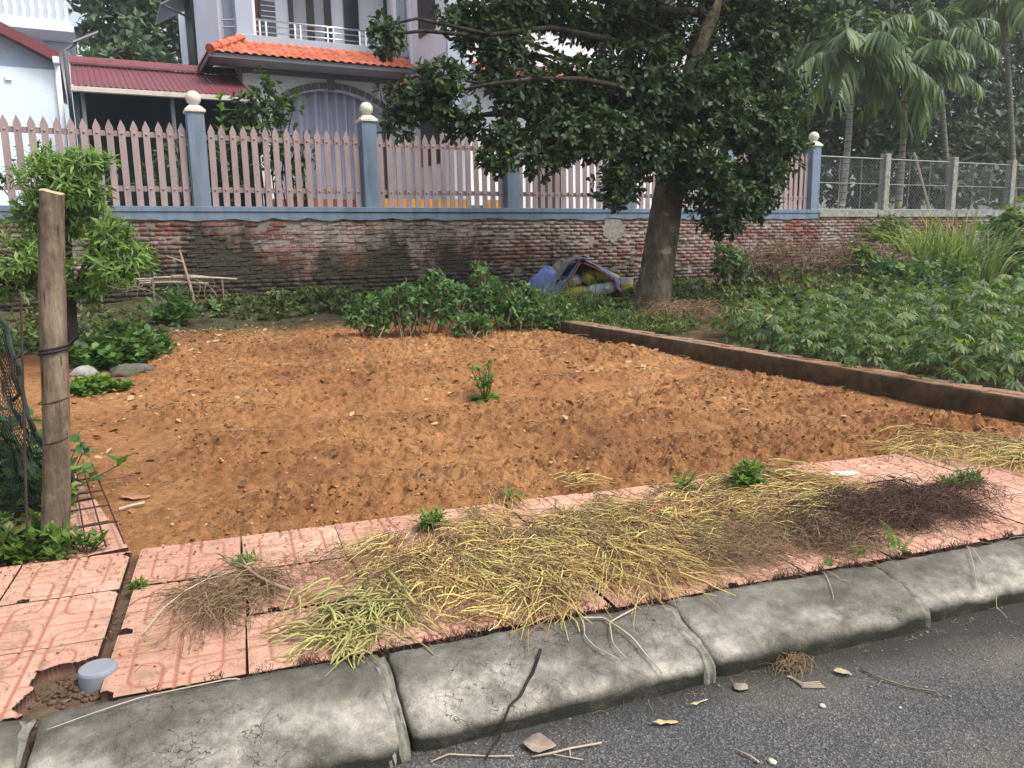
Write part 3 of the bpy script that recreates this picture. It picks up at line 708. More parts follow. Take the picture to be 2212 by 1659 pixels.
for yy_ in (0, 1):
    for j in range(n8):
        s_ = j/(n8-1); tv.append(((s_-.5)*tw, yy_*(tl*1.12), .035*math.sin(math.pi*min(1, s_*1.35))**1.0+(.018 if yy_ == 0 else 0)))
tv += [(x, y, z-.016) for x, y, z in tv[:n8]]
rt = MB().add(tv, [(j, j+1, n8+j+1, n8+j) for j in range(n8-1)]+[(2*n8+j, 2*n8+j+1, j+1, j) for j in range(n8-1)]).mesh('roof_tile'); rt.materials.append(M['rooftile'])
for r_ in range(rows):
    y = EY-.04+r_*tl*math.cos(sl); z = EZ+.0+r_*tl*math.sin(sl); xl = 2.80+(3.62-2.80)*r_/rows
    k = 0; x = xl+.1
    while x < 7.72:
        link('roof_tile', rt, None, HS, np.array([x, y, z])-np.array(HS.location), rot=(sl+random.uniform(-.01, .01), 0, random.uniform(-.01, .01)), smooth=True); x += tw*.985
# left slope of the canopy
for r_ in range(rows):
    x = 2.66+r_*tl*math.cos(sl)*.82; z = EZ+r_*tl*math.sin(sl); y = EY+.2+.9*r_/rows
    while y < 22.4:
        link('roof_tile', rt, None, HS, np.array([x, y, z])-np.array(HS.location), rot=(sl, 0, R(-90)), smooth=True); y += tw*.985
p0, p1 = np.array([2.70, EY-.03, EZ+.05]), np.array([3.60, TY-.02, TZ+.07])
for k in range(4):
    a, b = p0+(p1-p0)*k/4, p0+(p1-p0)*(k+1.08)/4
    MB().tube([a, b], [.115, .095], 12).build('ridge_tile', M['rooftile'], HS, smooth=False)
MB().add([(2.72, EY+.1, EZ-.01), (3.56, TY, TZ-.06), (3.56, 22.5, TZ-.06), (2.72, 22.5, EZ-.01)], [(0, 1, 2, 3)]).build('roof_deck', M['fascia'], HS)
# front wing
hb('wing_wall', 'white', 7.83, 15.6, 18.34, 30, 1.9, 9.7)
hb('pilaster', 'bluegrey', 7.80, 8.28, 18.26, 18.338, 1.9, 9.7); hb('pilaster', 'bluegrey', 12.1, 12.5, 18.26, 18.338, 1.9, 9.7); hb('pilaster', 'bluegrey', 15.2, 15.62, 18.26, 18.338, 1.9, 9.7)
hb('downpipe', 'white', 7.76, 7.82, 20.6, 20.66, 3, 9.5); hb('string_course', 'white', 7.79, 7.828, 18.4, 20.9, 5.95, 6.03)
for (y0, y1, z0, z1) in ((19.02, 20.1, 6.62, 9.0), (18.98, 20.2, 3.45, 5.1)):
    wd = MB().box(7.79, 7.828, y0, y1, z0, z1).build('window', M['darkframe'], HS)
    MB().box(7.775, 7.789, y0+.08, (y0+y1)/2-.03, z0+.08, z1-.08).build('pane', M['glass'], wd); MB().box(7.775, 7.789, (y0+y1)/2+.03, y1-.08, z0+.08, z1-.08).build('pane', M['glass'], wd)
    MB().box(7.66, 7.828, y0-.12, y1+.12, z0-.12, z0-.01).build('sill', M['white'], wd, bevel=.006)
for (x0, x1, z0, z1) in ((9.0, 10.6, 6.7, 9.0), (13.0, 14.5, 6.7, 9.0), (10.1, 10.9, 2.1, 4.9), (13.0, 14.5, 3.4, 5.0)):
    wd = MB().box(x0, x1, 18.29, 18.338, z0, z1).build('window', M['darkframe'], HS)
    MB().box(x0+.08, (x0+x1)/2-.03, 18.27, 18.289, z0+.08, z1-.08).build('pane', M['glass'], wd); MB().box((x0+x1)/2+.03, x1-.08, 18.27, 18.289, z0+.08, z1-.08).build('pane', M['glass'], wd)
for (x0, x1, y0, y1, z0) in ((8.4, 14.9, 17.5, 18.25, 5.3), (6.9, 7.78, 18.5, 20.4, 5.2)):
    ay = x1-x0 > 2
    if ay:
        MB().add([(x0, y0, z0), (x1, y0, z0), (x1, y1, z0+.42), (x0, y1, z0+.42), (x0, y0, z0-.08), (x1, y0, z0-.08), (x1, y1, z0-.08), (x0, y1, z0-.08)], [(0, 1, 2, 3), (4, 7, 6, 5), (0, 4, 5, 1), (1, 5, 6, 2), (2, 6, 7, 3), (3, 7, 4, 0)]).build('canopy', M['bluegrey'], HS)
        for r_ in range(3):
            x = x0+.1
            while x < x1-.05:
                link('roof_tile', rt, None, HS, np.array([x, y0-.03+r_*.25, z0+.02+r_*.14])-np.array(HS.location), rot=(R(29), 0, 0), smooth=True); x += tw*.99
    else:
        MB().add([(x0, y0, z0), (x1, y0, z0+.42), (x1, y1, z0+.42), (x0, y1, z0), (x0, y0, z0-.08), (x1, y0, z0-.08), (x1, y1, z0-.08), (x0, y1, z0-.08)], [(0, 1, 2, 3), (4, 7, 6, 5), (0, 4, 5, 1), (1, 5, 6, 2), (2, 6, 7, 3), (3, 7, 4, 0)]).build('canopy', M['bluegrey'], HS)
        for r_ in range(3):
            y = y0+.1
            while y < y1:
                link('roof_tile', rt, None, HS, np.array([x0-.03+r_*.27, y, z0+.02+r_*.14])-np.array(HS.location), rot=(R(29), 0, R(-90)), smooth=True); y += tw*.99
bs = empty('board_stack', (6.9, 16.4, 2.0), 'orange boards standing in the yard behind the picket fence left of the big tree', 'boards')
for k, (x0, x1, h_) in enumerate(((5.2, 7.35, .42), (7.75, 8.75, .42))): MB().box(x0, x1, 16.35+.03*k, 16.38+.03*k, 2.003, 2.0+h_).build('board', M['orange'], bs)
MB().box(5.3, 8.7, 16.42, 16.6, 2.003, 2.3).build('trestle', M['fascia'], bs)

# ------------------------------------------------------------------ shed with maroon sheet roof
SH = empty('open_shed', (1.7, 20.5, 2.0), 'open dark shed with a maroon corrugated sheet roof beside the main house', 'shed')
n_ = 330; xs = np.linspace(-.12, 3.52, n_); ph = (xs/.115) % 1; cr = np.where(ph < .25, .022, np.where(ph < .35, .022*(1-(ph-.25)/.1), np.where(ph > .9, .022*(ph-.9)/.1, 0)))
V = [(x, 19.0, 4.74+c_) for x, c_ in zip(xs, cr)]+[(x, 21.9, 5.72+c_) for x, c_ in zip(xs, cr)]
MB().add(V, [(i, i+1, n_+i+1, n_+i) for i in range(n_-1)]).build('roof_sheet', M['maroon'], SH, fix=False)
MB().prism([(21.55, 5.66), (21.95, 5.80), (22.02, 5.92), (21.98, 5.92), (21.9, 5.83), (21.55, 5.70)], -.14, 3.54, 'x').build('ridge_flashing', M['maroon'], SH)
MB().box(-.14, 3.54, 18.9, 19.02, 4.62, 4.72).build('gutter', M['gutter'], SH, bevel=.01)
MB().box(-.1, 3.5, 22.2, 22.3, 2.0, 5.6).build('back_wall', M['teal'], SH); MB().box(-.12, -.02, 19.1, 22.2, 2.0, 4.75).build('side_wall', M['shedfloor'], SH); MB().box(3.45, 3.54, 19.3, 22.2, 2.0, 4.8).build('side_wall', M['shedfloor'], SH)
for x in (.05, 1.75, 3.4): MB().tube([(x, 19.15, 2.0), (x, 19.15, 4.7)], .045, 8).build('pole', M['fascia'], SH)

# ------------------------------------------------------------------ left neighbour house
LH = empty('gable_house', (-3, 21, 2.0), 'pale blue house with a red gable roof edge at the left side of the view', 'house')
MB().box(-6, -.42, 20.0, 25, 1.95, 5.20).build('wall', M['paleblue'], LH)
MB().prism([(-6, 5.202), (-.42, 5.202), (-.42, 5.38), (-3.2, 6.75), (-6, 5.38)], 20.12, 24.9).build('gable', M['gable_shade'], LH)
MB().prism([(-.30, 5.30), (-.30, 5.52), (-3.2, 6.98), (-3.2, 6.76)], 19.75, 25.2).build('roof', M['maroon'], LH); MB().prism([(-6.1, 5.30), (-6.1, 5.52), (-3.201, 6.98), (-3.201, 6.76)], 19.75, 25.2).build('roof', M['maroon'], LH)
MB().tube([(-.36, 19.93, 2.0), (-.36, 19.93, 5.3)], .055, 10).build('downpipe', M['white'], LH, smooth=True)
MB().box(-.42, -.30, 19.72, 19.95, 5.30, 5.42).build('gutter_end', M['white'], LH)
vb = ony(18, 168, 19.96); MB().box(vb[0]-.06, vb[0]+.06, 19.95, 19.998, vb[2]-.05, vb[2]+.05).build('vent', M['white'], LH, bevel=.01)
BH = empty('balcony_house', (-3, 28, 2.0), 'pale house with a white balustrade behind the red gable at the top left corner', 'house')
MB().box(-8, -.12, 27.2, 34, 1.95, 7.30).build('wall', M['paleblue'], BH)
MB().box(-8, .04, 25.9, 34, 7.32, 7.48).build('balcony_slab', M['white'], BH, bevel=.01); MB().box(-8, -.02, 25.98, 34, 7.482, 7.62).build('cornice', M['white'], BH, bevel=.01)
wn_ = ony(82, 87, 27.18); wq = MB().box(wn_[0]-.14, wn_[0]+.14, 27.17, 27.199, wn_[2]-.16, wn_[2]+.16).build('window', M['white'], BH); MB().box(wn_[0]-.10, wn_[0]+.10, 27.155, 27.169, wn_[2]-.12, wn_[2]+.12).build('pane', M['glass'], wq)
bal = MB().lathe([(.05, 0), (.05, .06), (.03, .08), (.065, .22), (.06, .32), (.03, .5), (.03, .6), (.05, .62), (.05, .68)], k=10).mesh('baluster'); bal.materials.append(M['white'])
for k in range(17): link('baluster', bal, None, BH, np.array([-.12-k*.2, 26.08, 7.622])-np.array(BH.location), smooth=True)
MB().box(-8, 0, 25.99, 26.17, 8.303, 8.42).build('handrail', M['white'], BH, bevel=.01)
# solar lamp
SLP = empty('solar_lamp', (-.02, 22.6, 2.0), 'solar yard lamp on a thin pole beside the red gable', 'lamp')
lp = ony(140, 110, 22.6); MB().tube([(lp[0], 22.6, 2.0), (lp[0], 22.6, lp[2])], .05, 8).build('pole', M['galv'], SLP)
hd = ony(185, 85, 22.6); MB().tube([(lp[0], 22.6, lp[2]), (hd[0]-.2, 22.6, hd[2]-.1)], .035, 6).build('arm', M['galv'], SLP)
MB().add([(hd[0]-.28, 22.3, hd[2]-.16), (hd[0]+.28, 22.3, hd[2]+.12), (hd[0]+.28, 22.9, hd[2]+.2), (hd[0]-.28, 22.9, hd[2]-.08), (hd[0]-.28, 22.3, hd[2]-.12), (hd[0]+.28, 22.3, hd[2]+.16), (hd[0]+.28, 22.9, hd[2]+.24), (hd[0]-.28, 22.9, hd[2]-.04)],
         [(0, 3, 2, 1), (4, 5, 6, 7), (0, 1, 5, 4), (1, 2, 6, 5), (2, 3, 7, 6), (3, 0, 4, 7)]).build('panel', M['soffit'], SLP)

# ------------------------------------------------------------------ plant materials
def m_bark(name, c1, c2, c3, sc=9, stretch=.25, bump=.9):
    g = G(name, .9, .15); v = g.scale(g.pos, (1, 1, stretch))
    c = g.ramp(g.noise(sc, 6, .65, vec=v), [(.3, c1), (.52, c2), (.75, c3)])
    lich = g.ramp(g.noise(5, 5, .6), [(.6, 0.), (.7, .8)])
    g.col(g.mix(lich, c, tuple(np.array(c3)*1.5))); g.bump(g.noise(sc*3, 6, .7, vec=v), bump, .03); return g.m
M['bark'] = m_bark('jackfruit_bark', (.045, .036, .026), (.12, .098, .074), (.22, .195, .155), 8, .5)
M['bark_dark'] = m_bark('dark_bark', (.015, .012, .009), (.04, .033, .025), (.07, .06, .05))
M['palm_trunk'] = m_bark('palm_trunk', (.10, .095, .08), (.19, .18, .155), (.27, .26, .23), 6, 4., .5)
M['stem'] = plain('green_stem', (.07, .09, .03), .7, .3, 20)
M['twig'] = plain('dry_twig', (.22, .165, .11), .85, .3, 25)
M['palestick'] = plain('pale_stick', (.38, .32, .24), .8, .2, 20)
M['jack'] = leafmat('jackfruit_leaf', [(0, (.018, .036, .019)), (.5, (.034, .062, .029)), (.88, (.056, .094, .038)), (.97, (.085, .13, .035)), (1, (.18, .21, .04))], .5, .3, .35)
M['feather'] = leafmat('feathery_leaf', [(0, (.08, .16, .05)), (.6, (.16, .27, .08)), (1, (.27, .38, .11))], .55, .42)
M['lemon'] = leafmat('lemon_leaf', [(0, (.02, .045, .018)), (.6, (.045, .085, .028)), (1, (.12, .18, .045))], .42, .3)
M['hedge'] = leafmat('hedge_leaf', [(0, (.035, .085, .028)), (.6, (.075, .16, .048)), (1, (.16, .27, .075))], .5, .35)
M['cass'] = leafmat('cassava_leaf', [(0, (.04, .08, .028)), (.5, (.075, .13, .043)), (.82, (.115, .175, .06)), (.95, (.19, .23, .075)), (1, (.3, .27, .09))], .5, .35)
M['grass'] = leafmat('grass_blade', [(0, (.09, .15, .05)), (.6, (.18, .25, .09)), (1, (.33, .38, .18))], .5, .4)
M['weed'] = leafmat('weed_leaf', [(0, (.045, .075, .025)), (.6, (.085, .135, .042)), (.9, (.15, .19, .06)), (1, (.28, .21, .09))], .55, .3)
M['bright'] = leafmat('bright_weed_leaf', [(0, (.06, .13, .025)), (.6, (.11, .20, .04)), (1, (.19, .28, .06))], .5, .4)
M['bgleaf'] = leafmat('far_dark_leaf', [(0, (.022, .038, .026)), (.6, (.042, .066, .042)), (1, (.08, .115, .065))], .6, .2)
M['bgleaf2'] = leafmat('far_mid_leaf', [(0, (.05, .085, .06)), (.6, (.09, .14, .09)), (1, (.15, .21, .12))], .6, .25)
M['palm'] = leafmat('palm_leaflet', [(0, (.05, .09, .04)), (.6, (.10, .16, .065)), (1, (.19, .25, .09))], .45, .35)
M['straw'] = leafmat('straw_stem', [(0, (.16, .085, .035)), (.3, (.38, .235, .095)), (.6, (.52, .38, .15)), (.9, (.60, .52, .20)), (1, (.46, .49, .16))], .7, .12)
M['greenstraw'] = leafmat('green_stalk', [(0, (.24, .19, .08)), (.5, (.36, .32, .12)), (1, (.46, .46, .17))], .7, .12)
M['drybrown'] = leafmat('dry_weed', [(0, (.10, .062, .035)), (.6, (.22, .145, .085)), (1, (.36, .26, .16))], .85, .05)
M['darkbrown'] = leafmat('dark_dead_weed', [(0, (.04, .022, .014)), (.6, (.085, .046, .032)), (1, (.17, .10, .07))], .85, .03)
M['litter'] = leafmat('dead_leaf', [(0, (.13, .07, .03)), (.5, (.29, .16, .075)), (.85, (.40, .25, .135)), (1, (.54, .38, .24))], .8, .1)
M['stone'] = plain('pebble', (.42, .27, .15), .85, .35, 14)
g = G('clod', .95, .1); g.col(g.mix(.7, g.ramp(g.rnd(), [(0, (.13, .055, .022)), (.5, (.31, .14, .054)), (.85, (.42, .205, .08)), (1, (.48, .27, .12))]), g.ramp(g.noise(50, 4), [(.3, (.6, .6, .6)), (.7, (1.15, 1.15, 1.15))]), 'MULTIPLY')); g.bump(g.noise(120, 4, .7), .7, .006); M['clod'] = g.m

def dpx(p): return float(AX[2]@(np.asarray(p)-CAM))/F       # metres per photo pixel at a point
def blob(x, y, rx, ry, Y, dy=None, k_=1.):
    c = ony(x, y, Y); k = dpx(c)*k_; return c, np.array([rx*k*1.08, (dy if dy else (rx+ry)/2*k*1.1), ry*k])
def crown(name, blobs, dens, k, size, tpl, mat, parent, rng, shell=.45, spread=(.5, 1.35), up=.25, jit=.35):
    """leaf rosettes through a set of blobs; dens = rosettes per square metre of blob outline"""
    P = []; A = []
    for c, r in blobs:
        n = max(4, int(dens*math.pi*r[0]*r[2])); p, d = in_blob(c, r, n, rng, shell)
        P.append(p); A.append(d+np.array([0, 0, up])+rng.normal(size=(n, 3))*.25)
    P = np.concatenate(P); A = np.concatenate(A)
    V, Fc = rosettes(P, A, k, size, tpl, spread, rng, jit)
    return npobj(name, V, Fc, mat, parent), P
def limbs(mb_pts, root, ends, r0, rng, sag=.1):
    for e in ends:
        L = np.linalg.norm(e-root); mb_pts.tube(bez(root, e, rng.normal(size=3)*L*.06+np.array([0, 0, sag*L]), 8), np.linspace(r0, r0*.3, 8), 6)
def twigs(name, P, blobs, mat, parent, rng, r=.008, frac=.5):
    """thin twigs from each blob's heart to its leaf ends"""
    cs = np.array([c for c, _ in blobs]); idx = rng.permutation(len(P))[:int(len(P)*frac)]; Q = P[idx]
    near = cs[np.argmin(((Q[:, None]-cs[None])**2).sum(-1), 1)]
    t = np.linspace(0, 1, 5)[None, :, None]; st = near+(Q-near)*.15
    L = st[:, None]*(1-t)+Q[:, None]*t+(rng.normal(size=(len(Q), 1, 3))*.07)*4*t*(1-t)*np.linalg.norm(Q-st, axis=1)[:, None, None]
    V, Fc = tubes(L, np.broadcast_to(np.linspace(r*1.8, r*.5, 5), L.shape[:2]), 3)
    return npobj(name, V, Fc, mat, parent, kind='stuff')

# ------------------------------------------------------------------ the big tree
rt_ = np.random.default_rng(21)
JT = empty('jackfruit_tree', (8.42, 11.0, .2), 'big dark green broad-leaved tree with a mottled trunk in front of the picket fence', 'tree')
tp = [(8.34, 11.0, .05), (8.34, 11.0, .22), (8.36, 11.0, .42), (8.40, 11.0, .75), (8.48, 11.0, 1.25), (8.60, 11.0, 2.0), (8.72, 11.0, 2.6), (8.83, 11.0, 3.1), (8.97, 11.0, 3.58), (9.2, 11.0, 4.35), (9.5, 11.05, 5.2), (9.8, 11.1, 6.4), (9.9, 11.1, 7.6)]
mb = MB().tube(tp, [.42, .37, .335, .30, .28, .265, .25, .235, .22, .20, .17, .12, .06], 20)
V = np.array(mb.v); nn = NZ.fbm(V[:, 0]*5+V[:, 1]*3, V[:, 2]*3, 3)-.5; ctr = np.array(tp)[np.clip(np.arange(len(V))//20, 0, 12)]
th = np.arctan2(V[:, 1]-ctr[:, 1], V[:, 0]-ctr[:, 0]); lowf = np.clip(1-(V[:, 2]-.1)/.6, 0, 1)
V = V+(V-ctr)*(.35*nn+lowf*.22*np.cos(th*4+1))[:, None]; mb.v = [tuple(p) for p in V]
o = mb.build('trunk', M['bark'], JT, smooth=True); s_ = o.modifiers.new('sub', 'SUBSURF'); s_.levels = 1; s_.render_levels = 1
JB = [blob(*b, k_=1.12) for b in [(835, 75, 28, 42, 10.6), (915, 215, 72, 42, 10.7), (860, 262, 30, 26, 10.8), (985, 265, 55, 30, 10.8), (955, 165, 45, 30, 10.5), (1010, 45, 60, 40, 11.2), (1080, 110, 75, 55, 11.0), (1140, 25, 100, 40, 11.3), (1130, 200, 95, 50, 10.8),
      (1085, 295, 50, 30, 10.6), (1070, 350, 38, 22, 10.4), (1160, 350, 45, 26, 10.3), (1215, 290, 75, 55, 10.5), (1250, 190, 85, 60, 10.9), (1290, 55, 100, 48, 11.4), (1300, 290, 55, 50, 10.2), (1330, 400, 42, 40, 10.3), (1390, 330, 60, 60, 10.2), (1380, 170, 90, 80, 10.6), (1425, 70, 90, 65, 11.5),
      (1500, 330, 60, 60, 10.1), (1530, 215, 75, 75, 10.2), (1600, 120, 90, 75, 10.9), (1620, 270, 85, 75, 10.4), (1560, 420, 65, 55, 10.3), (1560, 480, 44, 30, 10.4), (1630, 400, 55, 60, 10.5), (1685, 330, 38, 55, 10.8), (1690, 220, 38, 60, 11.0), (1690, 60, 45, 55, 11.2), (1620, 20, 80, 40, 11.4), (1480, 370, 40, 50, 10.35)]]
up_ = [(np.array(c), np.array(r)) for c, r in (((7.2, 11, 5.6), (2.2, 1.6, .9)), ((9.2, 10.8, 6.4), (2.2, 1.9, 1.3)), ((11.2, 11, 5.8), (1.6, 1.5, 1.0)), ((9.4, 11.2, 7.8), (1.7, 1.6, .9)), ((5.6, 11.2, 5.3), (1.2, 1.1, .5)))]
cr, P = crown('foliage', JB, 200, 7, .132, OBOV, M['jack'], JT, rt_, .25, (.55, 1.4), .35); tag(cr, kind='stuff')
cu, _ = crown('foliage', up_, 26, 7, .19, OBOV, M['jack'], JT, rt_, .3, (.55, 1.4), .35); tag(cu, kind='stuff')
mb = MB(); kn = np.array(tp)
for (c, r) in JB:
    tz = c[2]-.35*abs(c[0]-8.8); j = int(np.clip(np.searchsorted(kn[:, 2], tz)+(2 if c[2] < 3 else 0), 7, 10)); limbs(mb, kn[j], [c], .016+.009*np.linalg.norm(c-kn[j]), rt_, .06)
mb.tube([kn[8], ony(1400, 110, 11.0), ony(1310, 85, 10.8), ony(1190, 60, 10.7), ony(1060, 75, 10.6), ony(900, 40, 10.5), ony(835, 55, 10.55)], [.085, .07, .055, .042, .03, .02, .01], 8)
for c, r in up_: limbs(mb, kn[10], [c], .09, rt_, .05)
mb.build('limbs', M['bark_dark'], JT, smooth=True)
twigs('twigs', P, JB, M['bark_dark'], JT, rt_, .008, .5)

# ------------------------------------------------------------------ other trees and shrubs
def shrub(name, label, cat, base, blobs, dens, k, size, tpl, mat, group=None, stems=5, r0=.02, rng=None, spread=(.5, 1.35), stemmat='stem', shell=.3, trunk=None, tr=None, tw=.4, up=.25, jit=.35):
    rng = rng or np.random.default_rng(abs(hash(label)) % 99991)
    e = empty(name, base, label, cat, group)
    fo, P = crown('foliage', blobs, dens, k, size, tpl, M[mat], e, rng, shell, spread, up, jit); tag(fo, kind='stuff')
    mb = MB(); base = np.asarray(base, float)
    if trunk is not None:
        mb.tube(trunk, tr, 10); top = [np.array(trunk[len(trunk)//2]), np.array(trunk[-1])]
        for c, r in blobs: limbs(mb, top[0] if c[2] < top[1][2] else top[1], [c], tr[-1]*.7, rng, .05)
    else:
        for c, r in blobs:
            for q in range(max(1, stems//len(blobs)+1)):
                b0 = base+np.array([(c[0]-base[0])*.6, (c[1]-base[1])*.6, -.04])+np.append(rng.normal(size=2)*r[0]*.4, 0)
                mb.tube(bez(b0, c+rng.normal(size=3)*r*.4, rng.normal(size=3)*.03, 6), np.linspace(r0, r0*.4, 6), 5)
    mb.build('trunk' if trunk is not None else 'stems', M[stemmat], e, smooth=True)
    if tw: twigs('twigs', P, blobs, M[stemmat], e, rng, r0*.25 if trunk is None else .006, tw)
    return e
def stable(s):
    h = 0
    for ch in s: h = (h*131+ord(ch)) % 1000003
    return np.random.default_rng(h)
_sh = shrub
def shrub(name, label, *a, **k):
    k.setdefault('rng', stable(label)); return _sh(name, label, *a, **k)
# feathery bright tree at the left
fb = [blob(*b, k_=1.22) for b in [(135, 395, 70, 42, 10.2), (105, 350, 38, 22, 10.3), (185, 350, 45, 24, 10.2), (200, 430, 32, 24, 10.3), (95, 440, 40, 26, 10.3), (60, 470, 30, 24, 10.4), (45, 560, 66, 38, 10.1), (15, 610, 40, 28, 10.2), (95, 540, 42, 34, 10.3), (235, 500, 42, 30, 10.1), (240, 570, 62, 36, 10.0), (290, 560, 32, 30, 10.1), (200, 620, 34, 22, 10.2), (90, 610, 45, 26, 10.2), (160, 470, 45, 40, 10.6)]]
shrub('feathery_tree', 'small bright green tree with feathery narrow leaves behind the wooden pole', 'tree', (-.36, 10.4, .2), fb, 300, 9, .13, LANC, 'feather', shell=.15, trunk=[(-.37, 10.4, .12), (-.35, 10.4, .5), (-.33, 10.4, .9), (-.3, 10.38, 1.4), (-.25, 10.35, 2.1)], tr=[.10, .085, .08, .065, .04], stemmat='bark_dark', spread=(.4, 1.5), up=.5)
# lemon shrub and flower bushes in the yard behind the fence
lb = [blob(*b) for b in [(570, 185, 30, 28, 16.5), (545, 225, 38, 34, 16.5), (600, 235, 42, 38, 16.4), (575, 270, 60, 40, 16.4), (625, 215, 22, 14, 16.4), (520, 255, 25, 20, 16.5), (560, 320, 60, 50, 16.4), (610, 340, 45, 45, 16.4)]]
shrub('lemon_shrub', 'leafy lemon shrub rising behind the picket fence beside the arched doorway', 'shrub', (2.95, 16.4, 2.0), lb, 55, 7, .16, OVAL, 'lemon', stems=10, stemmat='bark_dark')
for (bx_, lab) in (([(345, 350, 40, 55, 16.6), (385, 310, 35, 30, 16.5), (400, 380, 40, 50, 16.5), (330, 400, 35, 30, 16.5)], 'flowering bush behind the pickets in front of the dark shed'),
                   ([(480, 350, 35, 60, 16.5), (455, 300, 26, 22, 16.5), (460, 390, 40, 45, 16.5), (515, 400, 30, 40, 16.5)], 'rose bush behind the pickets just right of the leftmost blue post'),
                   ([(665, 330, 20, 45, 16.7), (650, 400, 30, 35, 16.6)], 'slim dark bush behind the pickets in front of the curtain'),
                   ([(90, 350, 40, 40, 16.6), (30, 390, 40, 45, 16.6)], 'low bush behind the pickets in front of the pale blue house')):
    bb = [blob(*b) for b in bx_]; c = np.mean([b[0] for b in bb], 0)
    shrub('yard_bush', lab, 'shrub', (c[0], c[1], 2.0), bb, 42, 6, .13, OVAL, 'lemon', stems=6, stemmat='bark_dark')
sp = empty('seedling_shrub', (2.0, 16.3, 2.0), 'thin young shoot with pale leaves above the pickets by the leftmost blue post', 'plant')
t_ = ony(478, 245, 16.3); q = np.array([[t_[0], 16.3, z] for z in np.linspace(3.2, t_[2]+.25, 6)])
V, Fc = rosettes(q, np.tile([0, 0, 1.], (6, 1)), 5, .2, OVAL, (.6, 1.3)); npobj('foliage', V, Fc, M['bright'], sp, kind='stuff')
MB().tube([(t_[0], 16.3, 1.98), (t_[0], 16.3, t_[2]+.25)], [.015, .006], 5).build('stem', M['stem'], sp)

# background trees
def bigtree(label, x, y, blobs, mat, size, dens, k=6, z0=2.0, trunk_r=.2, tpl=OVAL, name='background_tree'):
    cz = np.mean([b[0] for b in blobs], 0)
    shrub(name, label, 'tree', (x, y, z0), blobs, dens, k, size, tpl, mat, 'trees behind the yards', trunk=[(x, y, z0-.1), (x+.1, y, z0+1.5), (x*.6+cz[0]*.4, y, z0+(cz[2]-z0)*.6), (cz[0], cz[1], cz[2])], tr=[trunk_r*1.3, trunk_r, trunk_r*.8, trunk_r*.5], stemmat='bark_dark', tw=0, up=.5)
bigtree('tall hazy tree above the maroon shed roof, left of the house', 4.6, 37, [blob(*b) for b in [(235, 25, 65, 45, 36), (300, 15, 75, 45, 37), (340, 75, 70, 55, 37), (265, 85, 70, 45, 36), (380, 60, 40, 70, 38), (200, 75, 28, 25, 36), (220, -40, 90, 40, 36), (340, -40, 80, 40, 37), (310, 125, 90, 30, 37)]], 'bgleaf2', .45, 18, trunk_r=.35)
bigtree('low bushy tree just above the maroon shed roof', 2.8, 31, [blob(*b) for b in [(185, 128, 30, 18, 30), (235, 125, 45, 20, 30), (290, 120, 40, 24, 30), (345, 125, 40, 18, 30)]], 'bgleaf2', .34, 24, trunk_r=.12)
bigtree('dark round tree behind the first wire fence panel', 22.5, 21, [blob(*b) for b in [(1790, 290, 80, 60, 21), (1760, 200, 60, 70, 21), (1850, 330, 90, 40, 20.5), (1740, 360, 50, 60, 20), (1830, 240, 60, 60, 21.5), (1760, 410, 60, 30, 20)]], 'bgleaf', .34, 30)
bigtree('tall dark tree behind the palms', 29, 24, [blob(*b) for b in [(1900, 120, 110, 90, 24), (1780, 70, 70, 70, 24), (2000, 200, 100, 90, 24), (1920, 280, 90, 70, 23), (1850, 20, 120, 60, 25), (2010, 50, 100, 80, 25), (1930, -60, 160, 60, 25)]], 'bgleaf', .42, 24, trunk_r=.3)
bigtree('dark spreading tree behind the right wire fence', 36, 25, [blob(*b) for b in [(2120, 230, 80, 70, 25), (2080, 140, 80, 80, 25), (2180, 120, 90, 90, 26), (2210, 260, 70, 60, 26), (2100, 310, 100, 40, 24), (2200, 20, 110, 70, 26), (2090, 20, 90, 60, 26), (2210, 340, 70, 30, 24)]], 'bgleaf', .42, 20, trunk_r=.3)
bigtree('dense dark undergrowth tree behind the wire fence posts', 27, 20, [blob(*b) for b in [(1960, 380, 90, 60, 20), (2060, 400, 90, 50, 20), (2170, 400, 90, 50, 20), (1850, 410, 70, 45, 19.5), (2000, 320, 70, 50, 21), (2150, 330, 70, 40, 21)]], 'bgleaf', .32, 32)
bigtree('dark tree behind the house wing and the big trunk', 17.6, 24, [blob(*b) for b in [(1660, 150, 60, 120, 24), (1720, 280, 50, 80, 23), (1640, 330, 60, 70, 23), (1720, 90, 60, 60, 24)]], 'bgleaf', .4, 24)
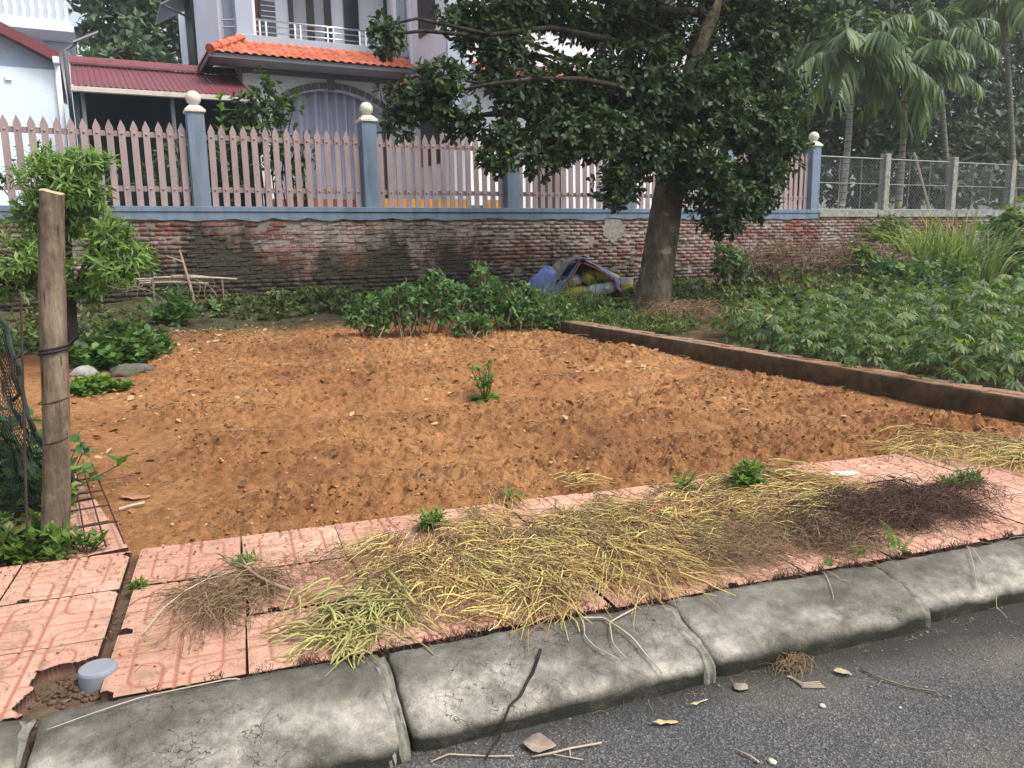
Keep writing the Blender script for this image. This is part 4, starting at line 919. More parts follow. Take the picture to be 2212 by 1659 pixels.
# areca palms
def palm(label, foot, top, lean, L, nf, seed):
    rng = np.random.default_rng(seed); e = empty('areca_palm', (foot[0], foot[1], 2.0), label, 'palm tree', 'areca palms behind the wire fence')
    top = np.asarray(top, float); pts = bez((foot[0], foot[1], 1.95), top, (lean, 0, 0), 14)
    mb = MB().tube(pts, np.linspace(.12, .085, 14), 10); mb.build('trunk', M['palm_trunk'], e, smooth=True)
    ring = MB()
    for z in np.arange(2.4, top[2], .22):
        t = (z-1.95)/(top[2]-1.95); p = np.array([foot[0], foot[1], 1.95])*(1-t)+top*t+np.array([lean, 0, 0])*4*t*(1-t)
        r = .122-.035*t; ring.tube([p-[0, 0, .012], p+[0, 0, .012]], r, 10)
    tag(ring.build('trunk_rings', M['bark_dark'], e), kind='stuff'); MB().tube([top-[0, 0, .05], top+[0, 0, .75]], [.10, .05], 10).build('crownshaft', M['stem'], e, smooth=True)
    for f in range(nf):
        az = f*2.4+rng.random()*.5; el = (R(75) if f < 2 else R(30+25*rng.random()) if f < nf*.55 else R(-5+25*rng.random()))
        d = np.array([math.cos(az), math.sin(az), 0]); S = 12; t = np.linspace(0, 1, S); Lf = L*(.85+.3*rng.random()); droop = .95-.4*math.sin(el)
        rp = top+np.array([0, 0, .6])+Lf*(t[:, None]*math.cos(el)*d+np.array([0, 0, 1.])*(t*math.sin(el)-droop*t**2.2*.75)[:, None])
        T = norm(np.gradient(rp, axis=0)); Ps = []; Ds = []; Ss = []
        for q in np.linspace(.16, 1, 30):
            i = q*(S-1); a = int(min(i, S-2)); p = rp[a]*(1-(i-a))+rp[a+1]*(i-a); tt = T[a]; side = norm(np.cross(tt, [0, 0, 1.]))
            for s_ in (-1, 1):
                Ps.append(p); Ds.append(tt*.75+s_*side*(.75+.2*rng.random())+np.array([0, 0, -.40-.6*rng.random()])); Ss.append(L*.36*(1-.45*abs(q-.5)*1.6)*(.85+.3*rng.random()))
        V, Fc = scatter(_leaf(.06, [(.15, .9), (.6, 1.)], droop=.45), np.array(Ps), frames(np.array(Ds), np.array([0, 0, 1.]), .2, rng), np.array(Ss))
        fr_ = npobj('frond', V, Fc, M['palm'], e)
        v2, f2 = tubes(rp[None], np.linspace(.028, .006, S)[None], 4); npobj('frond_stalk', v2, f2, M['stem'], e)
    return e
palm('areca palm with a full crown nearest the blue fence post', ony(1815, 440, 18)[:2], ony(1840, 165, 18), .08, 2.5, 15, 1)
palm('areca palm with hanging fronds behind the first concrete post', ony(1940, 440, 18)[:2], ony(1955, 200, 18), .05, 2.3, 14, 2)
palm('thin pale-trunked areca palm behind the second concrete post', ony(2055, 430, 19)[:2], ony(2025, 120, 19), .05, 2.1, 12, 3)
palm('tall areca palm nearest the right edge of the view', ony(2195, 430, 19)[:2], ony(2170, 45, 19), .1, 2.4, 13, 4)
bp = [ony(1870, 380, 16.4), ony(2000, 120, 18.5)]
stk = empty('leaning_stake', (22.6, 16.3, 2.0), 'thin pale stake leaning behind the wire fence between palms', 'stake')
a_, b_ = ony(2010, 520, 16.3), ony(1975, 330, 16.3); a_[2] = 1.99; MB().tube([a_, b_], .035, 6).build('stick', M['palestick'], stk)

# ------------------------------------------------------------------ hedge shrubs on the far side of the red soil
HB = [('rounded leafy shrub at the left end of the green clump on the soil', [(800, 665, 40, 30), (775, 690, 30, 25), (830, 690, 40, 30)], 10.2),
      ('leafy shrub with thin bare stems, second from the left in the clump', [(860, 640, 38, 30), (880, 675, 45, 32), (905, 635, 32, 28)], 10.1),
      ('leafy shrub in the middle of the green clump on the soil', [(950, 620, 38, 30), (965, 660, 50, 36), (990, 640, 30, 28), (935, 600, 22, 18)], 10.1),
      ('tallest leafy shrub of the green clump, pointed top', [(1040, 585, 30, 20), (1050, 620, 42, 30), (1035, 660, 45, 32)], 10.2),
      ('low leafy shrub at the front of the green clump', [(1000, 700, 42, 24), (1050, 695, 38, 26)], 9.7),
      ('leafy shrub in front of the blue tarpaulin', [(1120, 640, 45, 36), (1105, 675, 45, 30), (1150, 660, 36, 34)], 10.0),
      ('leafy shrub at the right end of the green clump beside the brick edging', [(1195, 675, 40, 30), (1180, 705, 45, 24), (1225, 700, 32, 22)], 9.8)]
for lab, bl, Y in HB:
    bb = [blob(*b, Y) for b in bl]; c = np.mean([b[0] for b in bb], 0)
    shrub('hedge_shrub', lab, 'shrub', (c[0], c[1], float(gz(c[1]))), bb, 230, 6, .085, OVAL, 'hedge', 'shrubs in a clump at the far side of the soil', stems=12, r0=.011, stemmat='twig', shell=.2)
# ------------------------------------------------------------------ cassava rows
def cass_plant(seed, n=13):
    rng = np.random.default_rng(seed); h = .42+.22*rng.random(); ps = []
    for i in range(n):
        a = i*2.4+rng.random(); t = i/n; z = h*(.18+.82*t); l = .16+.16*(1-t)*rng.random()+.05
        d = np.array([math.cos(a), math.sin(a), .25+.5*t]); ps.append((np.array([0, 0, z]), np.array([0, 0, z])+norm(d)*l, norm(np.array([d[0], d[1], -.15-.35*rng.random()])), .155+.06*rng.random()))
    return h, ps
rc = np.random.default_rng(8); pl = []
x_ = 0
for yy_ in np.arange(4.0, 8.3, .33):
    for xx_ in np.arange(6.38, 17, .33):
        x, y = xx_+rc.normal()*.07, yy_+rc.normal()*.07
        lim = 6.34 if y < 6.9 else 6.34+(y-6.9)*.8
        if x > lim and y > yf(x)+.55: pl.append((x, y))
pl = np.array(pl); dc = (pl@AX[2][:2]); scr = np.array([AX[0][:2]@p/max(AX[2][:2]@p, .1) for p in pl]); ok = np.abs(scr) < .72; pl = pl[ok]; dc = dc[ok]; order = np.argsort(dc)
lf_me = []
for k in range(4):
    v, f = palmate(7 if k % 2 else 5); v = v.copy(); v[:, 2] += .03*np.random.default_rng(k).normal(size=len(v)); me = mesh_np('leaf', v, f); me.materials.append(M['cass']); lf_me.append(me)
stem_c = {}
far_me = []
for k in range(6):
    h, ps = cass_plant(100+k); V, Fc = scatter(PALM7, np.array([p[1] for p in ps]), frames(np.array([p[2] for p in ps]), np.array([0, 0, 1.]), .25, rc), np.array([p[3] for p in ps]))
    me = mesh_np('foliage', V, Fc); me.materials.append(M['cass'])
    mb = MB().tube([(0, 0, -.05), (.02, 0, h*.5), (0, .01, h)], [.012, .01, .006], 5)
    for p in ps: mb.tube([p[0], p[1]], .0035, 3, False)
    sm = mb.mesh('stem'); sm.materials.append(M['stem']); far_me.append((me, sm, h, ps))
NEAR = 90
for rank, i in enumerate(order):
    x, y = pl[i]; z = float(garden_h(np.array([x]), np.array([y]))[0]); s_ = rc.uniform(.62, .86)*(1.1 if x > 10 else 1); rz = rc.uniform(0, 6.28); v = int(rc.integers(6)); me, sm, h, ps = far_me[v]
    near = rank < NEAR
    e = empty('cassava_plant', (x, y, z), 'cassava plant with drooping star-shaped leaves in the front rows beside the brick edging' if near else 'cassava plant in the back rows of the leafy crop, before the wall', 'crop plant', 'cassava plants of the front rows' if near else 'cassava plants of the back rows', rz=rz)
    e.scale = (s_, s_, s_)
    link('stem', sm, None, e)
    if near:
        for q, p in enumerate(ps):
            Rm = frames(p[2][None], np.array([0, 0, 1.]), .25, rc)[0]; o = link('leaf', lf_me[(q+v) % 4], None, e); o.matrix_local = Matrix.Translation(Vector(p[1]))@Matrix([list(r_) for r_ in Rm]).to_4x4()@Matrix.Scale(p[3], 4)
    else: tag(link('foliage', me, None, e), kind='stuff')
# ------------------------------------------------------------------ rough growth at the right
def blades(n, c, rad, Lr, rng, lean=.5, wd=.016, S=7, flat=0.):
    az = rng.random(n)*6.28; st = np.asarray(c)+np.stack([np.cos(az)*rad*rng.random(n), np.sin(az)*rad*rng.random(n), np.zeros(n)], 1)
    L = Lr[0]+(Lr[1]-Lr[0])*rng.random(n); a2 = az+rng.normal(size=n)*.5; le = lean*(.3+rng.random(n)); t = np.linspace(0, 1, S)
    d = np.stack([np.cos(a2), np.sin(a2), np.zeros(n)], 1)
    P = st[:, None]+L[:, None, None]*(d[:, None]*(le[:, None]*t**1.7)[..., None]+np.array([0, 0, 1.])*(t*(1-.25*le[:, None])-.38*le[:, None]*t**3)[..., None])
    side = np.stack([-np.sin(a2), np.cos(a2), np.zeros(n)], 1); wv = (wd*(1-t**2.2)+.001)
    V = np.stack([P-side[:, None]*wv[None, :, None], P+side[:, None]*wv[None, :, None]+np.array([0, 0, .006])], 2).reshape(-1, 3)
    b = (np.arange(n)*S*2)[:, None]; i = np.arange(S-1)[None]*2
    return V, np.stack([b+i, b+i+1, b+i+3, b+i+2], -1).reshape(-1, 4)
rg = np.random.default_rng(30)
tg_ = empty('tall_grass', (17.2, 12.0, .3), 'tall clump of arching reed-like grass in front of the wire fence', 'grass clump')
VV_ = [blades(150, (*ony(2050, 600, 12.0)[:2], .25), .55, (1.5, 2.6), rg, .6, .024), blades(110, (*ony(1990, 600, 12.3)[:2], .25), .5, (1.3, 2.2), rg, .55, .022), blades(100, (*ony(2120, 600, 11.8)[:2], .25), .5, (1.2, 2.2), rg, .7, .022)]
V, Fc = merge(VV_); npobj('blades', V, Fc, M['grass'], tg_, kind='stuff')
RB = [('bushy green plant against the trellis left of the dead vines', [(1575, 560, 36, 26), (1590, 590, 30, 22), (1560, 585, 22, 20)], 12.0, 'hedge', .14), ('bushy bright green plant below the tall grass, left one', [(1905, 590, 40, 40), (1880, 625, 40, 30), (1930, 625, 40, 30)], 11.6, 'hedge', .13),
      ('rounded bright green bush below the tall grass, right one', [(1990, 600, 50, 40), (2050, 600, 50, 42), (2020, 635, 60, 30)], 11.3, 'hedge', .14), ('pale green leafy bush at the right edge in front of the wire fence', [(2180, 500, 40, 60), (2200, 570, 45, 60), (2150, 590, 40, 50), (2210, 620, 50, 40)], 12.5, 'bright', .15),
      ('climbing vine patch on the brick wall left of the tall grass', [(1890, 500, 35, 30), (1850, 540, 30, 30), (1930, 490, 30, 35), (1960, 540, 30, 40)], 13.8, 'weed', .12), ('small bright plant on top of the dead vines', [(1860, 548, 24, 14), (1845, 560, 20, 12)], 12.0, 'bright', .12)]
for lab, bl, Y, mt, sz in RB:
    bb = [blob(*b, Y) for b in bl]; c = np.mean([b[0] for b in bb], 0)
    shrub('garden_bush', lab, 'shrub', (c[0], c[1], float(gz(c[1]))-.02), bb, 150, 6, sz, OVAL if mt != 'bright' else ROUND, mt, stems=8, r0=.012, stemmat='twig', shell=.2)
tr_ = empty('bean_trellis', (12, 12.2, .3), 'low trellis of pale poles smothered in dead brown vines in front of the brick wall', 'trellis')
for a, b in (((1590, 600), (1715, 570)), ((1605, 575), (1800, 562)), ((1740, 568), (1960, 572)), ((1900, 565), (1985, 590))):
    p, q_ = ony(*a, 12.1), ony(*b, 12.2); MB().tube(bez(p, q_, (0, 0, .03), 6), .022, 6).build('rail_pole', M['palestick'], tr_, smooth=True)
for x_ in (1600, 1660, 1735, 1810, 1880, 1950):
    p = ony(x_, 560, 12.15); MB().tube([(p[0], p[1], .2), (p[0]+rg.normal()*.04, p[1], p[2]+.05)], .02, 6).build('upright_pole', M['twig'], tr_)
N_ = 1300; xs = rg.uniform(1560, 1960, N_); top = np.array([ony(x, 565+rg.normal()*16-14*math.sin((x-1560)/400*3.14), 12.1+rg.normal()*.15) for x in xs]); L = rg.uniform(.3, 1.0, N_); t = np.linspace(0, 1, 6)
a2 = rg.random(N_)*6.28; P = top[:, None]+np.stack([np.outer(np.cos(a2)*L*.7, t), np.outer(np.sin(a2)*.2, t), -np.outer(L*.7*(rg.random(N_) < .3), t**1.5)+np.outer(rg.normal(size=N_)*.08, np.sin(t*3.1))], -1)
V, Fc = tubes(P, np.full(P.shape[:2], .006), 3); npobj('dead_vines', V, Fc, M['drybrown'], tr_, kind='stuff')
pts = np.array([ony(x, rg.uniform(575, 650), 12.1+rg.normal()*.2) for x in rg.uniform(1560, 1960, 900)]); V, Fc = rosettes(pts, rdirs(900, rg)*.5+np.array([0, -.4, .4]), 4, .10, OVAL, rng=rg); npobj('vine_leaves', V, Fc, M['weed'], tr_, kind='stuff')

# ------------------------------------------------------------------ tarpaulin, sacks, bucket by the wall
def m_tarp(name, c, dirt):
    g = G(name, .55, .35); x = g.noise(5, 5, .6)
    g.col(g.mix(g.ramp(x, [(.45, 0.), (.75, dirt)]), g.ramp(g.noise(40, 2), [(.3, tuple(np.array(c)*.85)), (.7, tuple(np.array(c)*1.1))]), (.2, .18, .16))); g.bump(g.noise(16, 4, .6), .5, .02); return g.m
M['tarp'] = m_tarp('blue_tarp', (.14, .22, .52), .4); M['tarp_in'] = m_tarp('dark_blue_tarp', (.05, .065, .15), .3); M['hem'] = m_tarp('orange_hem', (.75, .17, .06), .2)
M['grey_tarp'] = m_tarp('weathered_grey_tarp', (.17, .165, .16), .5)
M['sack_w'] = m_tarp('white_woven_sack', (.75, .75, .76), .35); M['sack_y'] = m_tarp('yellow_woven_sack', (.62, .52, .07), .3); M['sack_g'] = m_tarp('green_sack', (.03, .12, .06), .3)
BZ = .40
TX = 8.5
def sheet(name, prof, y0, y1, mat, parent, wr=.02, ny=14, thick=.006, seed=1, flare=0.):
    pr = np.array(prof, float); s = np.linspace(0, 1, 40); d = np.r_[0, np.cumsum(np.hypot(*np.diff(pr, axis=0).T))]; d /= d[-1]
    px_ = np.interp(s, d, pr[:, 0]); pz_ = np.interp(s, d, pr[:, 1]); V = []
    for j in range(ny):
        y = y0+(y1-y0)*j/(ny-1)
        for i in range(40):
            w_ = NZ.fbm(px_[i]*5+seed, y*4+pz_[i]*4, 3)-.5; V.append((px_[i]+(px_[i]-8.52)*flare*(j/(ny-1))+wr*w_, y+wr*(NZ2(px_[i]*4+seed, pz_[i]*7)-.5)*2, max(pz_[i]+wr*1.5*w_, BZ-.02)))
    o = MB().add(V, [(j*40+i, j*40+i+1, (j+1)*40+i+1, (j+1)*40+i) for j in range(ny-1) for i in range(39)]).build(name, M[mat], parent, smooth=True, fix=False)
    sm = o.modifiers.new('thick', 'SOLIDIFY'); sm.thickness = thick; return o
ledge = tag(MB().box(7.2, 10.2, 12.5, 14.85, .1, BZ-.012).build('stone_ledge', M['footing'], bevel=.03), 'low rough masonry ledge under the tarpaulin and sacks', 'ledge')
tp_ = empty('tarpaulin', (8.5, 13.8, BZ), 'blue tarpaulin with orange hem pitched like a tent over sacks by the wall', 'tarpaulin')
ap = (8.52, 1.22); profL = [(7.95, BZ+.02), (8.08, .62), (8.28, .86), (8.45, 1.16), ap]; profR = [ap, (8.72, 1.10), (9.0, .96), (9.22, .80), (9.28, .62), (9.42, .46), (9.50, BZ)]
sheet('left_flap', profL, 13.15, 14.1, 'tarp', tp_, .05, flare=.9); sheet('right_flap', profR, 13.15, 14.1, 'tarp', tp_, .05, seed=4, flare=.15)
for nm, pr in (('hem', profL[:-1]+[(8.49, 1.17)]), ('hem', [(8.56, 1.18)]+profR[1:])):
    sheet(nm, [(x+.012*(1 if pr is not profL else 1), z-.028) for x, z in pr], 13.125, 13.165, 'hem', tp_, .012, 3, .03, seed=2)
# slack heap of the same tarpaulin on the left
def heap(name, c, r, mat, parent, seed, wr=.25):
    n, m_ = 26, 13; V = []
    for j in range(m_):
        ph = math.pi/2*j/(m_-1)
        for i in range(n):
            t = 2*math.pi*i/n; k = 1+wr*(NZ.fbm(math.cos(t)*2+seed, math.sin(t)*2+ph*3+seed, 3)-.5)*2
            V.append((c[0]+r[0]*math.cos(t)*math.cos(ph)*k, c[1]+r[1]*math.sin(t)*math.cos(ph)*k, c[2]+r[2]*math.sin(ph)*k))
    return MB().add(V, [(j*n+i, j*n+(i+1) % n, (j+1)*n+(i+1) % n, (j+1)*n+i) for j in range(m_-1) for i in range(n)]).build(name, M[mat], parent, smooth=True)
heap('slack_heap', (7.72, 13.75, BZ), (.42, .4, .62), 'tarp', tp_, 3)
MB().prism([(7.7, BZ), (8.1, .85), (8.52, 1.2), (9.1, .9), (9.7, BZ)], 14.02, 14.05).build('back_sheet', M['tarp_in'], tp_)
gc = empty('grey_cover', (8.2, 14.2, BZ), 'weathered grey cover thrown over the back of the blue tarpaulin', 'cover')
sheet('cover_sheet', [(8.02, .78), (8.12, .95), (8.28, 1.16), (8.42, 1.25), (8.53, 1.28), (8.60, 1.24)], 13.4, 14.2, 'grey_tarp', gc, .06, seed=9, flare=.8); heap('cover_fold', (8.05, 14.1, BZ), (.36, .45, .72), 'grey_tarp', gc, 7)
def sack(label, c, L, r, az, tilt, mat, seed):
    """lying sack, tied end towards -local x"""
    n, m_ = 22, 16; V = []
    for j in range(m_):
        t = j/(m_-1); prof_ = (math.sin(math.pi*min(1, t*.94+.06)))**.55 if t > .12 else .25+2.3*t+.18*(t < .03)
        for i in range(n):
            a = 2*math.pi*i/n; k = prof_*(1+.07*math.cos(9*a+seed)*max(0, 1-t*2.2))*(1+.14*(NZ.fbm(math.cos(a)*1.5+seed, math.sin(a)*1.5+t*4, 2)-.5))
            V.append(((t-.5)*L, r*k*math.cos(a), .88*r*k*math.sin(a)))
    mb = MB().add(V, [(j*n+i, j*n+(i+1) % n, (j+1)*n+(i+1) % n, (j+1)*n+i) for j in range(m_-1) for i in range(n)]+[tuple(range(n)), tuple((m_-1)*n+i for i in range(n))])
    Rm = Matrix.Rotation(az, 3, 'Z')@Matrix.Rotation(tilt, 3, 'Y'); mb.v = [tuple(Rm@Vector(p)+Vector(c)) for p in mb.v]
    e = empty('sack', (c[0], c[1], c[2]-.9*r), label, 'sack'); mb.build('bag', M[mat], e, smooth=True)
    nk = Rm@Vector((-L/2, 0, 0))+Vector(c); nd = Rm@Vector((-L/2-.07, 0, .01))+Vector(c)
    MB().tube([nk, (nk+nd)/2, nd], [.25*r, .12*r, .28*r], 9).build('tied_neck', M[mat], e, smooth=True)
sack('white sack with its gathered end facing out at the left of the tarpaulin mouth', (8.36, 13.55, BZ+.33), .7, .155, R(90), R(6), 'sack_w', 1)
sack('yellow sack with its gathered end facing out under the tarpaulin peak', (8.66, 13.6, BZ+.38), .7, .165, R(90), R(5), 'sack_y', 2)
sack('yellow sack lying low at the front of the tarpaulin mouth', (8.44, 13.25, BZ+.12), .62, .12, R(12), R(-6), 'sack_y', 3)
sack('white sack lying sideways in the middle of the tarpaulin mouth', (8.85, 13.3, BZ+.15), .66, .14, R(185), R(4), 'sack_w', 4)
sack('grimy white sack under the right flap of the tarpaulin', (9.12, 13.45, BZ+.17), .6, .17, R(75), R(3), 'sack_w', 5)
sack('yellow sack lying behind under the right flap of the tarpaulin', (8.98, 13.75, BZ+.42), .8, .14, R(5), R(8), 'sack_y', 6)
sack('green sack squeezed beneath the yellow ones inside the tarpaulin', (8.95, 13.7, BZ+.18), .8, .14, R(5), R(0), 'sack_g', 7)
for o in list(COL.objects):
    if o.parent is None and o.name.split('.')[0] in ('tarpaulin', 'grey_cover', 'sack'):
        d = Matrix.Rotation(R(-33), 3, 'Z')@(o.location-Vector((8.6, 13.35, 0))); o.location = Vector((8.50+.9*d.x, 13.35+.9*d.y, BZ+(o.location.z-BZ)*.9)); o.rotation_euler = (0, 0, R(-33)); o.scale = (.9, .9, .9)
bk = ony(1353, 640, 13.0); bx0, by0 = bk[0], 13.0
bu = empty('paint_bucket', (bx0, by0, BZ-.01), 'cream paint bucket with yellow and green bands standing right of the tarpaulin', 'bucket')
def bucket(p, nm, mt): MB().lathe(p, (bx0, by0, BZ-.01), 20).build(nm, mt, bu, smooth=False)
M['bk'] = plain('cream_plastic', (.62, .58, .46), .5, .15); M['bky'] = plain('yellow_band', (.62, .45, .07), .5, .15); M['bkg'] = plain('green_band', (.04, .16, .09), .5, .15)
bucket([(.105, 0), (.11, .08), (.13, .34)], 'body', M['bk']); bucket([(.128, .33), (.14, .335), (.14, .365), (.125, .365), (.122, .34)], 'rim', M['bk']); bucket([(.112, .04), (.1165, .12), (.114, .12)], 'green_band', M['bkg']); bucket([(.1175, .125), (.127, .24), (.122, .24)], 'yellow_band', M['bky'])
# small things around the tarp and trunk
bl_ = empty('stone_block', (*ony(1500, 640, 12.2)[:2], .25), 'grey block of stone standing in weeds right of the big trunk', 'stone'); p = ony(1502, 632, 12.2)
MB().add([(p[0]-.13, 12.1, .22), (p[0]+.13, 12.1, .22), (p[0]+.13, 12.3, .22), (p[0]-.13, 12.3, .22), (p[0]-.09, 12.12, .56), (p[0]+.08, 12.12, .58), (p[0]+.08, 12.28, .58), (p[0]-.09, 12.28, .56)], [(0, 3, 2, 1), (4, 5, 6, 7), (0, 1, 5, 4), (1, 2, 6, 5), (2, 3, 7, 6), (3, 0, 4, 7)]).build('block', M['concrete'], bl_, bevel=.03)
# sticks leaning on the wall at the left
st_ = empty('stick_bundle', (1.2, 14.6, .5), 'bundle of pale thin poles and twigs lying along the wall at the left', 'sticks')
rs = np.random.default_rng(40)
for a, b, r_ in (((195, 608), (430, 602), .018), ((330, 600), (512, 603), .020), ((300, 612), (450, 612), .016), ((370, 597), (455, 600), .02), ((240, 612), (400, 606), .014)):
    MB().tube(bez(ony(*a, 14.45), ony(*b, 14.5), (0, 0, .02), 6), r_, 6).build('pole', M['palestick'], st_, smooth=True)
mb = MB()
for k in range(34):
    a = ony(rs.uniform(200, 470), rs.uniform(600, 625), 14.4); L = rs.uniform(.15, .5); d = np.array([rs.normal(), -.1, -abs(rs.normal())*.8]); d = d/np.linalg.norm(d)
    mb.tube(bez(a, a+d*L, rs.normal(size=3)*.05, 5), [.007, .006, .005, .004, .003], 4)
tag(mb.build('brushwood', M['twig'], st_), kind='stuff')
for x_ in (215, 330, 480): p = ony(x_, 606, 14.42); MB().tube([(p[0], 14.42, .2), (p[0], 14.42, p[2]+.02)], .018, 5).build('prop', M['twig'], st_)
sk = empty('leaning_stick', (*ony(424, 650, 14.0)[:2], .3), 'forked dry stick leaning against the brick wall at the left', 'stick')
a, b = ony(425, 655, 14.0), ony(388, 540, 14.6); a[2] = .28; MB().tube([a, (a+b)/2+[.02, 0, 0], b], [.03, .026, .018], 7).build('branch', M['twig'], sk, smooth=True)
p = ony(396, 566, 14.4); MB().tube([p, ony(358, 552, 14.4)], [.014, .007], 5).build('fork', M['palestick'], sk)

# ------------------------------------------------------------------ left foreground: pole, net, weeds
g = G('old_wood', .9, .15); v = g.scale(g.pos, (1, 1, .09))
c = g.ramp(g.noise(22, 6, .65, vec=v), [(.28, (.09, .07, .048)), (.5, (.22, .17, .12)), (.75, (.33, .265, .195))]); ck = g.ramp(g.noise(60, 4, .6, vec=g.scale(g.pos, (1, 1, .05)), dist=.25), [(.325, .9), (.37, 0.)])
c = g.mix(g.ramp(g.noise(6, 6, .65), [(.38, .7), (.58, 0.)]), c, (.075, .058, .042)); c = g.mix(.6, c, g.ramp(g.noise(90, 4, .7, vec=g.scale(g.pos, (1, 1, .3))), [(.3, (.55, .55, .55)), (.65, (1.2, 1.2, 1.2))]), 'MULTIPLY')
g.col(g.mix(ck, c, (.018, .013, .009))); g.bump(g.math('SUBTRACT', g.noise(40, 6, .7, vec=v), ck), .9, .012); M['oldwood'] = g.m
M['cutwood'] = plain('sawn_wood', (.40, .31, .20), .85, .25, 30); M['blackwire'] = plain('black_wire', (.02, .019, .018), .6); M['net'] = plain('dark_green_net', (.022, .034, .028), .6, .2); M['rust'] = plain('rusty_bar', (.045, .03, .025), .8, .3, 12)
wp = empty('wooden_pole', (-.31, 4.02, .1), 'weathered wooden pole with a sawn top and a black wire tie at the left', 'pole')
pb0, pb1 = np.array([-.31, 4.02, .02]), np.array([-.135, 4.03, 1.70]); ns, kk = 40, 22; V = []
for i in range(ns):
    t = i/(ns-1); c_ = pb0*(1-t)+pb1*t+np.array([.010*math.sin(t*5), 0, 0]); r_ = (.062-.013*t)
    for j in range(kk):
        a = 2*math.pi*j/kk; q = 1+.20*(NZ.fbm(math.cos(a)*2.2+3, math.sin(a)*2.2+t*5, 3)-.5)-.12*max(0, math.cos(a*3+1.5+t))**10
        V.append(c_+r_*q*np.array([math.cos(a), math.sin(a), 0])+(np.array([0, 0, .012*math.cos(a-2.2)+.01*NZ(a*2, 1.)]) if i == ns-1 else 0))
MB().add(V, [(i*kk+j, i*kk+(j+1) % kk, (i+1)*kk+(j+1) % kk, (i+1)*kk+j) for i in range(ns-1) for j in range(kk)]).build('shaft', M['oldwood'], wp, smooth=True)
tv_ = V[-kk:]; MB().add(tv_+[np.mean(tv_, 0)+[0, 0, .004]], [(j, (j+1) % kk, kk) for j in range(kk)]).build('sawn_top', M['cutwood'], wp)
def ring(z, rr, w_, n=26, tail=None):
    rr = rr*.84
    t = (z-.02)/1.68; c_ = pb0*(1-t)+pb1*t; pts = [c_+rr*np.array([math.cos(a), math.sin(a), .18*math.cos(a)]) for a in np.linspace(0, 2*math.pi, n)]
    if tail is not None: pts += tail
    MB().tube(pts, w_, 5).build('wire_tie', M['blackwire'], wp, smooth=True)
ring(1.02, .073, .006); ring(1.035, .074, .005, tail=[np.array([-.10, 3.97, 1.09]), np.array([-.07, 3.95, 1.12])]); ring(.62, .075, .0025); ring(.80, .073, .0025)
MB().tube([(-.30, 3.98, 1.03), (-.36, 3.97, 1.0), (-.365, 3.97, .93), (-.35, 3.97, .85), (-.38, 3.98, .82)], .009, 6).build('wire_tail', M['blackwire'], wp, smooth=True)
rod = tag(MB().tube([(-.40, 3.93, .05), (-.30, 3.955, 1.27)], .0055, 6).build('metal_rod', M['rust']), 'thin metal rod standing against the left side of the wooden pole', 'rod')
def net(name, label, T, B, nu, nv, r_, parent_loc):
    T = np.array(T, float); B = np.array(B, float)
    e = empty(name, parent_loc, label, 'netting')
    def S(u, v):
        i = u*(len(T)-1); a = np.minimum(i.astype(int), len(T)-2); f = (i-a)[..., None]; t = T[a]*(1-f)+T[a+1]*f; b = B[a]*(1-f)+B[a+1]*f; vv = v[..., None]
        p = t*(1-vv)+b*vv; w_ = NZ.fbm(u*6, v*5, 3)-.5; p = p+np.stack([w_*.10, (NZ2.fbm(u*5+3, v*6, 3)-.5)*.22, w_*.04], -1); return p
    n = 30; L = [S(np.full(n, u), np.linspace(0, 1, n)) for u in np.linspace(0, 1, nu)]; L2 = [S(np.linspace(0, 1, n), np.full(n, v)) for v in np.linspace(0, 1, nv)]
    P = np.array(L+L2); V, Fc = tubes(P, np.full(P.shape[:2], r_), 3); npobj('mesh', V, Fc, M['net'], e, kind='stuff')
    t_ = S(np.linspace(0, 1, n), np.zeros(n)); mb = MB().tube(t_, .012, 6); mb.build('gathered_edge', M['net'], e)
net('garden_net', 'dark green net sagging between the ground and the wooden pole at the left edge', [ony(-120, 560, 4.7), ony(-40, 640, 4.7), ony(0, 700, 4.65), ony(35, 800, 4.6), ony(75, 905, 4.5), ony(125, 980, 4.6), ony(150, 1040, 4.6)],
    [ony(-120, 1110, 4.5), ony(-40, 1110, 4.45), ony(0, 1105, 4.4), ony(40, 1105, 4.4), ony(80, 1110, 4.4), ony(130, 1085, 4.5), ony(160, 1075, 4.55)], 70, 46, .0021, (-.5, 4.5, .1))
rm = empty('rusty_mesh', (-.15, 4.6, .13), 'flat rusty bar mesh lying on the pink tiles beside the wooden pole', 'wire mesh')
for k in range(4): MB().tube([(-.30+k*.052, 5.35, .165+.004*k), (-.235+k*.075, 3.86, .142)], .004, 5).build('bar', M['rust'], rm)
for k in range(4): MB().tube([(-.27, 4.15+k*.3, .158), (-.03-k*.03, 4.16+k*.3, .160)], .005, 5).build('cross_bar', M['rust'], rm)
def weedpatch(name, label, pts, n, k, size, tpl, mat, seed, stemh=.0, cat='weeds', stuff=True):
    rng = np.random.default_rng(seed); pts = np.asarray(pts); q = pts[rng.integers(len(pts), size=n)]
    return q, rng
